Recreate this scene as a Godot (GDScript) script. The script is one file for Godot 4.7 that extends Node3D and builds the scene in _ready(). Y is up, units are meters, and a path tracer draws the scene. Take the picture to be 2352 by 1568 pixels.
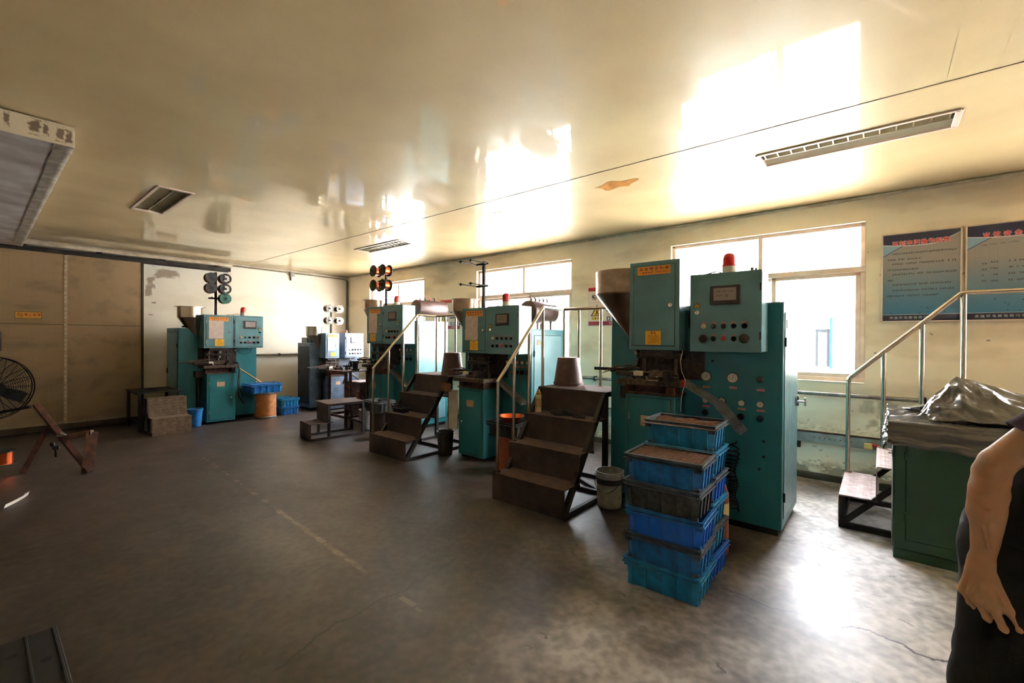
extends Node3D
# A pressing workshop with teal forming presses along the window wall. Metres, y up; the corner of the two far walls is the origin.
const RX := 14.2
const RZ := 9.6
const RY := 3.0
var M := {}
var T := {}
var names := {}
var rng := RandomNumberGenerator.new()


class MB:
	var v := PackedVector3Array()
	var n := PackedVector3Array()
	var t := PackedVector2Array()
	var xf := Transform3D()

	func at(o: Vector3, b := Basis()) -> MB:
		xf = Transform3D(b, o)
		return self

	func tri(a: Vector3, b: Vector3, c: Vector3, na: Vector3, nb: Vector3, nc: Vector3, ua := Vector2(), ub := Vector2(), uc := Vector2()) -> void:
		v.append(xf * a); n.append((xf.basis * na).normalized()); t.append(ua)
		if (b - a).cross(c - a).dot(na + nb + nc) > 0.0:
			v.append(xf * c); n.append((xf.basis * nc).normalized()); t.append(uc)
			v.append(xf * b); n.append((xf.basis * nb).normalized()); t.append(ub)
		else:
			v.append(xf * b); n.append((xf.basis * nb).normalized()); t.append(ub)
			v.append(xf * c); n.append((xf.basis * nc).normalized()); t.append(uc)

	# corners in the order bottom left, bottom right, top right, top left, seen from outside
	func quad(a: Vector3, b: Vector3, c: Vector3, d: Vector3) -> MB:
		var m := (b - a).cross(d - a)
		if m.length_squared() < 1e-14:
			m = (c - a).cross(d - a)
		tri(a, b, c, m, m, m, Vector2(0, 1), Vector2(1, 1), Vector2(1, 0))
		tri(a, c, d, m, m, m, Vector2(0, 1), Vector2(1, 0), Vector2(0, 0))
		return self

	func squad(a: Vector3, b: Vector3, c: Vector3, d: Vector3, na: Vector3, nb: Vector3, nc: Vector3, nd: Vector3) -> void:
		tri(a, b, c, na, nb, nc)
		tri(a, c, d, na, nc, nd)

	func box(c: Vector3, s: Vector3, bev := 0.0) -> MB:
		var h := s * 0.5
		var e := minf(bev, minf(h.x, minf(h.y, h.z)) * 0.9)
		for ax in 3:
			var u := (ax + 1) % 3
			var w := (ax + 2) % 3
			for sg in [-1.0, 1.0]:
				var q := []
				for k in [[-1, -1], [1, -1], [1, 1], [-1, 1]]:
					var p := Vector3()
					p[ax] = sg * h[ax]
					p[u] = k[0] * (h[u] - e)
					p[w] = k[1] * (h[w] - e)
					q.append(c + p)
				var m := Vector3()
				m[ax] = sg
				tri(q[0], q[1], q[2], m, m, m)
				tri(q[0], q[2], q[3], m, m, m)
		if e > 0.0:
			for ax in 3:
				var u := (ax + 1) % 3
				var w := (ax + 2) % 3
				for su in [-1.0, 1.0]:
					for sw in [-1.0, 1.0]:
						var q := []
						for k in [[-1, 0], [1, 0], [1, 1], [-1, 1]]:
							var p := Vector3()
							p[ax] = k[0] * (h[ax] - e)
							p[u] = su * (h[u] if k[1] == 0 else h[u] - e)
							p[w] = sw * (h[w] - e if k[1] == 0 else h[w])
							q.append(c + p)
						var m := Vector3()
						m[u] = su
						m[w] = sw
						tri(q[0], q[1], q[2], m, m, m)
						tri(q[0], q[2], q[3], m, m, m)
			for sx in [-1.0, 1.0]:
				for sy in [-1.0, 1.0]:
					for sz in [-1.0, 1.0]:
						var m := Vector3(sx, sy, sz)
						tri(c + Vector3(sx * h.x, sy * (h.y - e), sz * (h.z - e)), c + Vector3(sx * (h.x - e), sy * h.y, sz * (h.z - e)), c + Vector3(sx * (h.x - e), sy * (h.y - e), sz * h.z), m, m, m)
		return self

	# box between two corners
	func bx(x0: float, x1: float, y0: float, y1: float, z0: float, z1: float, bev := 0.0) -> MB:
		return box(Vector3(x0 + x1, y0 + y1, z0 + z1) * 0.5, Vector3(absf(x1 - x0), absf(y1 - y0), absf(z1 - z0)), bev)

	# straight square bar from a to b
	func bar(a: Vector3, b: Vector3, w: float, d: float, bev := 0.002) -> MB:
		var old := xf
		var y := (b - a).normalized()
		var x := y.cross(Vector3(0, 0, 1) if absf(y.z) < 0.9 else Vector3(1, 0, 0)).normalized()
		xf = old * Transform3D(Basis(x, y, x.cross(y)), (a + b) * 0.5)
		box(Vector3(), Vector3(w, a.distance_to(b), d), bev)
		xf = old
		return self

	func frame(a: Vector3, b: Vector3) -> Array:
		var y := (b - a).normalized()
		var x := y.cross(Vector3(0, 1, 0) if absf(y.y) < 0.95 else Vector3(1, 0, 0)).normalized()
		return [x, y, x.cross(y)]

	func cyl(a: Vector3, b: Vector3, ra: float, rb := -1.0, seg := 16, caps := true) -> MB:
		if rb < 0.0:
			rb = ra
		var f := frame(a, b)
		var slope := (ra - rb) / maxf(a.distance_to(b), 1e-6)
		for i in seg:
			var t0 := TAU * i / seg
			var t1 := TAU * (i + 1) / seg
			var d0: Vector3 = f[0] * cos(t0) + f[2] * sin(t0)
			var d1: Vector3 = f[0] * cos(t1) + f[2] * sin(t1)
			var n0: Vector3 = d0 + f[1] * slope
			var n1: Vector3 = d1 + f[1] * slope
			squad(a + d0 * ra, a + d1 * ra, b + d1 * rb, b + d0 * rb, n0, n1, n1, n0)
			if caps:
				if ra > 0.0:
					tri(a, a + d0 * ra, a + d1 * ra, -f[1], -f[1], -f[1])
				if rb > 0.0:
					tri(b, b + d0 * rb, b + d1 * rb, f[1], f[1], f[1])
		return self

	# profile of Vector2(radius, height) turned about an axis through o; every edge of the profile stays crisp unless smooth
	func lathe(o: Vector3, p: Array, seg := 24, smooth := false, axis := Vector3.UP) -> MB:
		var f := frame(o, o + axis)
		var nn := []
		for j in p.size() - 1:
			var e: Vector2 = p[j + 1] - p[j]
			nn.append(Vector2(e.y, -e.x).normalized())
		for j in p.size() - 1:
			var a: Vector2 = p[j]
			var b: Vector2 = p[j + 1]
			var ma: Vector2 = nn[j]
			var mb: Vector2 = nn[j]
			if smooth:
				ma = (nn[j] + nn[maxi(j - 1, 0)]).normalized()
				mb = (nn[j] + nn[mini(j + 1, nn.size() - 1)]).normalized()
			for i in seg:
				var d0: Vector3 = f[0] * cos(TAU * i / seg) + f[2] * sin(TAU * i / seg)
				var d1: Vector3 = f[0] * cos(TAU * (i + 1) / seg) + f[2] * sin(TAU * (i + 1) / seg)
				var A: Vector3 = o + d0 * a.x + f[1] * a.y
				var B: Vector3 = o + d1 * a.x + f[1] * a.y
				var C: Vector3 = o + d1 * b.x + f[1] * b.y
				var D: Vector3 = o + d0 * b.x + f[1] * b.y
				var na: Vector3 = d0 * ma.x + f[1] * ma.y
				var nb: Vector3 = d1 * ma.x + f[1] * ma.y
				var nc: Vector3 = d1 * mb.x + f[1] * mb.y
				var nd: Vector3 = d0 * mb.x + f[1] * mb.y
				if a.x > 1e-5:
					tri(A, B, C, na, nb, nc)
				if b.x > 1e-5:
					tri(A, C, D, na, nc, nd)
		return self

	func tube(p: Array, r: float, seg := 8, closed := false) -> MB:
		var rings := []
		var side := Vector3()
		var cnt := p.size()
		for i in cnt:
			var a: Vector3 = p[(i - 1 + cnt) % cnt] if closed else p[maxi(i - 1, 0)]
			var b: Vector3 = p[(i + 1) % cnt] if closed else p[mini(i + 1, cnt - 1)]
			var d := (b - a).normalized()
			if side == Vector3():
				side = d.cross(Vector3(0, 1, 0) if absf(d.y) < 0.95 else Vector3(1, 0, 0)).normalized()
			side = (side - d * side.dot(d)).normalized()
			var w := d.cross(side)
			var ring := []
			for k in seg:
				ring.append(side * cos(TAU * k / seg) + w * sin(TAU * k / seg))
			rings.append(ring)
		for i in (cnt if closed else cnt - 1):
			var j := (i + 1) % cnt
			for k in seg:
				var m := (k + 1) % seg
				squad(p[i] + rings[i][k] * r, p[i] + rings[i][m] * r, p[j] + rings[j][m] * r, p[j] + rings[j][k] * r, rings[i][k], rings[i][m], rings[j][m], rings[j][k])
		if not closed:
			for k in seg:
				var m := (k + 1) % seg
				var d0: Vector3 = (p[0] - p[1]).normalized()
				var d1: Vector3 = (p[cnt - 1] - p[cnt - 2]).normalized()
				tri(p[0], p[0] + rings[0][k] * r, p[0] + rings[0][m] * r, d0, d0, d0)
				tri(p[cnt - 1], p[cnt - 1] + rings[cnt - 1][k] * r, p[cnt - 1] + rings[cnt - 1][m] * r, d1, d1, d1)
		return self

	func ring(c: Vector3, R: float, r: float, axis: Vector3, seg := 32, tseg := 6) -> MB:
		var f := frame(c, c + axis)
		var p := []
		for i in seg:
			p.append(c + (f[0] * cos(TAU * i / seg) + f[2] * sin(TAU * i / seg)) * R)
		return tube(p, r, tseg, true)

	# flat shape in the xy plane of xf given depth z0..z1
	func prism(poly: PackedVector2Array, z0: float, z1: float) -> MB:
		var ix := Geometry2D.triangulate_polygon(poly)
		for i in range(0, ix.size(), 3):
			var a := poly[ix[i]]
			var b := poly[ix[i + 1]]
			var c := poly[ix[i + 2]]
			tri(Vector3(a.x, a.y, z1), Vector3(b.x, b.y, z1), Vector3(c.x, c.y, z1), Vector3.BACK, Vector3.BACK, Vector3.BACK)
			tri(Vector3(a.x, a.y, z0), Vector3(b.x, b.y, z0), Vector3(c.x, c.y, z0), Vector3.FORWARD, Vector3.FORWARD, Vector3.FORWARD)
		var turn := 1.0 if not Geometry2D.is_polygon_clockwise(poly) else -1.0
		for i in poly.size():
			var a := poly[i]
			var b := poly[(i + 1) % poly.size()]
			var m := Vector3(b.y - a.y, a.x - b.x, 0) * turn
			tri(Vector3(a.x, a.y, z0), Vector3(b.x, b.y, z0), Vector3(b.x, b.y, z1), m, m, m)
			tri(Vector3(a.x, a.y, z0), Vector3(b.x, b.y, z1), Vector3(a.x, a.y, z1), m, m, m)
		return self

	# grid of points rows x columns, smooth; both sides of a sheet are drawn
	func grid(g: Array, closed := false) -> MB:
		var R := g.size()
		var C: int = g[0].size()
		var nn := []
		for i in R:
			var row := []
			for j in C:
				var du: Vector3 = g[i][(j + 1) % C if closed else mini(j + 1, C - 1)] - g[i][(j - 1 + C) % C if closed else maxi(j - 1, 0)]
				var dv: Vector3 = g[mini(i + 1, R - 1)][j] - g[maxi(i - 1, 0)][j]
				row.append(du.cross(dv).normalized())
			nn.append(row)
		for i in R - 1:
			for j in (C if closed else C - 1):
				var k := (j + 1) % C
				squad(g[i][j], g[i][k], g[i + 1][k], g[i + 1][j], nn[i][j], nn[i][k], nn[i + 1][k], nn[i + 1][j])
		return self

	func mesh() -> ArrayMesh:
		var a := []
		a.resize(Mesh.ARRAY_MAX)
		a[Mesh.ARRAY_VERTEX] = v
		a[Mesh.ARRAY_NORMAL] = n
		a[Mesh.ARRAY_TEX_UV] = t
		var m := ArrayMesh.new()
		m.add_surface_from_arrays(Mesh.PRIMITIVE_TRIANGLES, a)
		return m


func numbered(called: String) -> String:
	var k: int = names.get(called, 0)
	names[called] = k + 1
	return called if k == 0 else "%s_%03d" % [called, k]


func obj(called: String, b: MB, m: Material, parent: Node3D = null) -> MeshInstance3D:
	var o := MeshInstance3D.new()
	o.mesh = b.mesh()
	o.material_override = m
	if parent == null:
		o.name = numbered(called)
		add_child(o)
	else:
		o.name = called
		parent.add_child(o, true)
	return o


func tag(o: Node3D, label: String, category: String, group := "") -> Node3D:
	o.set_meta("label", label)
	o.set_meta("category", category)
	if group:
		o.set_meta("group", group)
	return o


func thing(called: String, label: String, category: String, where := Vector3(), turn := 0.0, group := "") -> Node3D:
	var o := Node3D.new()
	o.name = numbered(called)
	add_child(o)
	o.position = where
	o.rotation.y = turn
	return tag(o, label, category, group)


func dup(src: Node3D, where: Vector3, turn: float, label: String) -> Node3D:
	var r: Node3D = src.duplicate()
	r.name = numbered(String(src.name).rstrip("0123456789_"))
	add_child(r)
	r.position = where
	r.rotation.y = turn
	r.set_meta("label", label)
	return r


func struct(called: String, b: MB, m: Material, label := "") -> MeshInstance3D:
	var o := obj(called, b, m)
	o.set_meta("kind", "structure")
	if label:
		o.set_meta("label", label)
	return o


# a printed face: a thin sheet with the picture on its front, in the xy plane of its parent
func printed(called: String, m: Material, parent: Node3D, c: Vector3, w: float, h: float, b := Basis(), depth := 0.002) -> MeshInstance3D:
	var s := MB.new().at(c, b)
	var x := w * 0.5
	var y := h * 0.5
	s.quad(Vector3(-x, -y, depth), Vector3(x, -y, depth), Vector3(x, y, depth), Vector3(-x, y, depth))
	for q in [[Vector3(-x, -y, 0), Vector3(x, -y, 0), Vector3(x, -y, depth), Vector3(-x, -y, depth)], [Vector3(x, y, 0), Vector3(-x, y, 0), Vector3(-x, y, depth), Vector3(x, y, depth)], [Vector3(-x, y, 0), Vector3(-x, -y, 0), Vector3(-x, -y, depth), Vector3(-x, y, depth)], [Vector3(x, -y, 0), Vector3(x, y, 0), Vector3(x, y, depth), Vector3(x, -y, depth)]]:
		s.quad(q[0], q[1], q[2], q[3])
	return obj(called, s, m, parent)


func V(x: float, y: float, z: float) -> Vector3:
	return Vector3(x, y, z)


# ---------------------------------------------------------------- the scene
func _ready() -> void:
	rng.seed = 20
	var cam := Camera3D.new()
	cam.name = "camera"
	cam.position = Vector3(10.12, 1.5, 5.85)
	cam.basis = Basis(Vector3.UP, 0.69161) * Basis(Vector3.RIGHT, -0.0052958) * Basis(Vector3.BACK, 0.0064708)
	cam.keep_aspect = Camera3D.KEEP_HEIGHT
	cam.fov = rad_to_deg(2.0 * atan(784.0 / 1021.76))
	cam.near = 0.05
	cam.far = 200.0
	add_child(cam)
	cam.make_current()
	var sm := ProceduralSkyMaterial.new()
	sm.sky_top_color = Color(0.93, 0.95, 1.0)
	sm.sky_horizon_color = Color(1.0, 0.985, 0.96)
	sm.ground_bottom_color = Color(0.8, 0.78, 0.75)
	sm.ground_horizon_color = Color(0.95, 0.94, 0.92)
	sm.sky_curve = 0.2
	var sky := Sky.new()
	sky.sky_material = sm
	var env := Environment.new()
	env.background_mode = Environment.BG_SKY
	env.sky = sky
	env.background_energy_multiplier = 36.0
	env.tonemap_mode = Environment.TONE_MAPPER_LINEAR
	env.tonemap_exposure = 1.65
	env.sdfgi_enabled = true
	env.ssao_enabled = true
	env.ssil_enabled = true
	var we := WorldEnvironment.new()
	we.name = "world_environment"
	we.environment = env
	add_child(we)
	# the sun stands behind the workshop: it lights the yard and the building across it, and does not reach the room
	var sun := DirectionalLight3D.new()
	sun.name = "sun"
	sun.rotation = Vector3(deg_to_rad(-50.0), deg_to_rad(20.0), 0)
	sun.light_color = Color(1.0, 0.97, 0.93)
	sun.light_energy = 22.0
	sun.light_angular_distance = 0.6
	sun.shadow_enabled = true
	add_child(sun)
	make_materials()
	make_prints()
	room()
	fittings()
	presses()
	stairs()
	goods()
	green_cabinet()
	left_corner()
	person()


# ---------------------------------------------------------------- textures and materials
func noise_tex(freq: float, lo: Color, hi: Color, seed_: int, octaves := 5, size := 512, kind := FastNoiseLite.TYPE_SIMPLEX_SMOOTH) -> NoiseTexture2D:
	var f := FastNoiseLite.new()
	f.seed = seed_
	f.frequency = freq
	f.noise_type = kind
	f.fractal_octaves = octaves
	var g := Gradient.new()
	g.set_color(0, lo)
	g.set_color(1, hi)
	g.set_offset(0, 0.08)
	g.set_offset(1, 0.92)
	var t := NoiseTexture2D.new()
	t.width = size
	t.height = size
	t.seamless = true
	t.noise = f
	t.color_ramp = g
	return t


func bump_tex(freq: float, strength: float, seed_: int, octaves := 4, size := 512) -> NoiseTexture2D:
	var t := noise_tex(freq, Color.BLACK, Color.WHITE, seed_, octaves, size)
	t.color_ramp = null
	t.as_normal_map = true
	t.bump_strength = strength
	return t


func mat(key: String, col: Color, rough := 0.6, metal := 0.0, tex: Texture2D = null, scale := 1.0, nrm: Texture2D = null, nscale := 0.4, rt: Texture2D = null) -> StandardMaterial3D:
	var m := StandardMaterial3D.new()
	m.resource_name = key
	m.albedo_color = col
	m.roughness = rough
	m.metallic = metal
	if tex or nrm or rt:
		m.uv1_triplanar = true
		m.uv1_scale = Vector3.ONE * scale
		m.albedo_texture = tex
		if nrm:
			m.normal_enabled = true
			m.normal_texture = nrm
			m.normal_scale = nscale
		if rt:
			m.roughness_texture = rt
	M[key] = m
	return m


func pic(key: String, im: Image, rough := 0.5) -> StandardMaterial3D:
	var m := StandardMaterial3D.new()
	m.resource_name = key
	m.albedo_texture = ImageTexture.create_from_image(im)
	m.roughness = rough
	M[key] = m
	return m


func make_materials() -> void:
	T.dirt = noise_tex(0.006, Color(0.74, 0.71, 0.68), Color.WHITE, 3, 6)
	T.soft = noise_tex(0.004, Color(0.91, 0.9, 0.89), Color.WHITE, 8, 6)
	T.grime = noise_tex(0.012, Color(0.5, 0.45, 0.42), Color(1, 0.97, 0.93), 12, 6)
	T.rust = noise_tex(0.01, Color(0.42, 0.3, 0.24), Color.WHITE, 21, 6)
	T.rough = noise_tex(0.01, Color(0.7, 0.7, 0.7), Color.WHITE, 31, 5)
	T.bump = bump_tex(0.02, 4.0, 5)
	T.fine = bump_tex(0.06, 3.0, 6)
	T.cloth = noise_tex(0.05, Color(0.8, 0.8, 0.8), Color.WHITE, 17, 3)
	var teal := Color(0.35, 0.52, 0.55)
	mat("teal", teal, 0.42, 0.0, T.soft, 1.3, T.fine, 0.06, T.rough)
	mat("teal_dark", Color(0.13, 0.42, 0.45), 0.45, 0.0, T.soft, 1.1, T.fine, 0.08, T.rough)
	mat("teal_grimy", Color(0.14, 0.31, 0.32), 0.55, 0.0, T.grime, 1.6, T.bump, 0.15)
	mat("blue_grey", Color(0.47, 0.55, 0.64), 0.4, 0.0, T.soft, 1.3, T.fine, 0.06, T.rough)
	mat("blue_grey_dark", Color(0.36, 0.42, 0.5), 0.45, 0.0, T.dirt, 1.2, T.fine, 0.08)
	mat("blue_grey_grimy", Color(0.2, 0.22, 0.25), 0.55, 0.0, T.grime, 1.5, T.bump, 0.15)
	mat("seam", Color(0.05, 0.06, 0.06), 0.8)
	mat("oily", Color(0.27, 0.22, 0.195), 0.42, 0.3, T.grime, 3.0, T.bump, 0.3)
	mat("oily_light", Color(0.44, 0.38, 0.34), 0.4, 0.4, T.grime, 3.0, T.bump, 0.25)
	mat("rusty", Color(0.4, 0.24, 0.16), 0.75, 0.1, T.rust, 2.0, T.bump, 0.3)
	mat("red_rust", Color(0.42, 0.26, 0.21), 0.65, 0.1, T.rust, 2.0, T.bump, 0.3)
	mat("stair", Color(0.26, 0.205, 0.185), 0.62, 0.1, T.dirt, 1.4, T.bump, 0.18, T.rough)
	mat("stair_frame", Color(0.17, 0.14, 0.13), 0.6, 0.2, T.dirt, 1.6, T.bump, 0.2)
	mat("stair_tread", Color(0.31, 0.215, 0.19), 0.7, 0.0, T.dirt, 2.0, T.bump, 0.3)
	mat("steel", Color(0.72, 0.68, 0.62), 0.24, 1.0, T.soft, 3.0, T.fine, 0.05)
	mat("rail_steel", Color(0.74, 0.69, 0.62), 0.2, 1.0, T.soft, 4.0)
	mat("hopper_steel", Color(0.68, 0.6, 0.53), 0.4, 1.0, T.dirt, 1.6, T.fine, 0.05, T.rough)
	mat("hopper_bright", Color(0.72, 0.68, 0.62), 0.24, 1.0, T.soft, 1.6, T.fine, 0.05)
	mat("chrome", Color(0.85, 0.84, 0.82), 0.12, 1.0)
	mat("galvanised", Color(0.55, 0.55, 0.54), 0.45, 0.7, T.dirt, 3.0, T.fine, 0.1)
	mat("black", Color(0.05, 0.05, 0.055), 0.5)
	mat("cage_black", Color(0.04, 0.036, 0.033), 0.85).metallic_specular = 0.2
	mat("black_gloss", Color(0.04, 0.04, 0.045), 0.25)
	mat("rubber", Color(0.045, 0.042, 0.04), 0.7)
	mat("white_plastic", Color(0.82, 0.79, 0.72), 0.5, 0.0, T.soft, 3.0)
	mat("red_plastic", Color(0.75, 0.08, 0.05), 0.25).backlight = Color(0.9, 0.15, 0.08)
	mat("red_knob", Color(0.62, 0.12, 0.1), 0.4)
	mat("green_knob", Color(0.2, 0.42, 0.3), 0.4)
	mat("cream_knob", Color(0.76, 0.67, 0.54), 0.4)
	mat("screen_frame", Color(0.16, 0.13, 0.13), 0.35)
	mat("screen", Color(0.52, 0.47, 0.44), 0.18)
	mat("paper", Color(0.8, 0.73, 0.69), 0.85, 0.0, T.soft, 4.0)
	mat("paper_white", Color(0.9, 0.88, 0.85), 0.8, 0.0, T.soft, 4.0)
	mat("plate_label", Color(0.72, 0.6, 0.46), 0.5, 0.0, T.soft, 5.0)
	mat("yellow_label", Color(0.84, 0.58, 0.12), 0.5, 0.0, T.soft, 5.0)
	mat("tank_brown", Color(0.34, 0.25, 0.23), 0.42, 0.1, T.dirt, 1.5, T.fine, 0.1)
	mat("bucket_brown", Color(0.4, 0.29, 0.265), 0.5, 0.0, T.dirt, 2.5, T.bump, 0.12)
	mat("copper", Color(0.78, 0.36, 0.2), 0.3, 1.0, null, 1.0)
	mat("spool_black", Color(0.085, 0.07, 0.065), 0.45)
	mat("spool_clear", Color(0.5, 0.47, 0.44), 0.25, 0.5)
	mat("spool_green", Color(0.2, 0.42, 0.37), 0.5)
	mat("crate_blue", Color(0.1, 0.47, 0.78), 0.42, 0.0, T.dirt, 3.0)
	mat("crate_vivid", Color(0.07, 0.41, 0.83), 0.4, 0.0, T.soft, 3.0)
	mat("crate_teal", Color(0.1, 0.56, 0.78), 0.45, 0.0, T.dirt, 3.0)
	mat("crate_dirty", Color(0.3, 0.33, 0.35), 0.6, 0.0, T.grime, 3.0)
	mat("crate_dark", Color(0.13, 0.155, 0.18), 0.5, 0.0, T.grime, 3.0)
	mat("rim_dusty", Color(0.33, 0.38, 0.43), 0.7, 0.0, T.dirt, 4.0)
	mat("powder", Color(0.52, 0.36, 0.28), 0.85, 0.1, T.grime, 5.0, T.bump, 0.6)
	mat("drum_board", Color(0.72, 0.46, 0.24), 0.7, 0.0, T.dirt, 2.0)
	mat("orange_drum", Color(0.55, 0.25, 0.09), 0.5, 0.0, T.dirt, 3.0)
	mat("paint_bucket", Color(0.62, 0.62, 0.6), 0.5, 0.0, T.dirt, 3.0)
	mat("white_bucket", Color(0.7, 0.68, 0.66), 0.5, 0.0, T.dirt, 3.0)
	mat("can", Color(0.8, 0.74, 0.58), 0.4, 0.1, T.soft, 6.0)
	mat("ochre", Color(0.68, 0.48, 0.2), 0.4)
	mat("cardboard", Color(0.5, 0.35, 0.24), 0.85, 0.0, T.dirt, 4.0)
	mat("checker", Color(0.5, 0.43, 0.36), 0.4, 0.6, T.dirt, 3.0, T.fine, 0.1)
	mat("checker_white", Color(0.68, 0.62, 0.61), 0.5, 0.2, T.dirt, 3.0, T.fine, 0.1)
	mat("dark_iron", Color(0.13, 0.105, 0.09), 0.6, 0.3, T.rust, 3.0, T.bump, 0.2)
	mat("beam", Color(0.55, 0.61, 0.62), 0.5, 0.1, T.dirt, 1.5)
	mat("green_paint", Color(0.12, 0.27, 0.19), 0.5, 0.0, T.soft, 1.5, T.fine, 0.06)
	mat("green_edge", Color(0.36, 0.37, 0.34), 0.5, 0.0, T.dirt, 2.0)
	mat("sheet", Color(0.37, 0.36, 0.345), 0.22, 0.1, T.soft, 2.0, T.fine, 0.15)
	mat("alu", Color(0.86, 0.77, 0.7), 0.45, 0.1, T.soft, 2.0)
	mat("reveal", Color(0.86, 0.8, 0.7), 0.8, 0.0, T.soft, 2.0)
	mat("cream_paint", Color(0.84, 0.79, 0.7), 0.6, 0.0, T.dirt, 1.0)
	mat("track", Color(0.17, 0.14, 0.125), 0.5, 0.3, T.grime, 1.5)
	mat("strip_white", Color(0.72, 0.64, 0.52), 0.6, 0.0, T.dirt, 4.0)
	mat("olive_edge", Color(0.2, 0.16, 0.1), 0.7)
	mat("conduit", Color(0.45, 0.41, 0.33), 0.5, 0.2, T.dirt, 3.0)
	mat("duct", Color(0.86, 0.84, 0.84), 0.5, 0.1, T.dirt, 0.6)
	mat("foil", Color(0.82, 0.8, 0.76), 0.4, 0.2, T.dirt, 2.0)
	mat("lamp_white", Color(0.96, 0.95, 0.9), 0.35)
	mat("louvre", Color(0.55, 0.5, 0.4), 0.35, 0.6)
	mat("yard", Color(0.8, 0.8, 0.78), 0.9)
	mat("yard_wall", Color(0.86, 0.86, 0.85), 0.9)
	mat("yard_blue", Color(0.05, 0.13, 0.3), 0.9).metallic_specular = 0.0
	mat("yard_grey", Color(0.06, 0.06, 0.075), 0.9).metallic_specular = 0.0
	mat("outer_brick", Color(0.5, 0.45, 0.4), 0.9)
	mat("skin", Color(0.74, 0.565, 0.42), 0.5, 0.0, T.soft, 6.0, T.fine, 0.12).subsurf_scatter_enabled = true
	M.skin.subsurf_scatter_strength = 0.12
	mat("nail", Color(0.7, 0.48, 0.38), 0.35)
	mat("plum_cloth", Color(0.33, 0.26, 0.335), 0.95, 0.0, T.cloth, 6.0, T.fine, 0.3)
	mat("navy_cloth", Color(0.05, 0.05, 0.062), 0.95, 0.0, T.cloth, 6.0, T.fine, 0.3)
	mat("hair", Color(0.03, 0.027, 0.025), 0.6, 0.0, T.grime, 8.0)
	mat("yellow_clamp", Color(0.78, 0.7, 0.45), 0.5)
	mat("strap", Color(0.75, 0.73, 0.7), 0.4)
	mat("mat_rubber", Color(0.055, 0.05, 0.047), 0.6, 0.0, T.dirt, 3.0)
	var g := mat("glass", Color(0.95, 0.98, 0.97, 0.05), 0.02)
	g.transparency = BaseMaterial3D.TRANSPARENCY_ALPHA
	# textures of wire windings
	var im := Image.create(8, 64, false, Image.FORMAT_RGB8)
	for y in 64:
		im.fill_rect(Rect2i(0, y, 8, 1), Color(1, 1, 1) * (0.7 + 0.3 * (y % 4) / 3.0))


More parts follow.
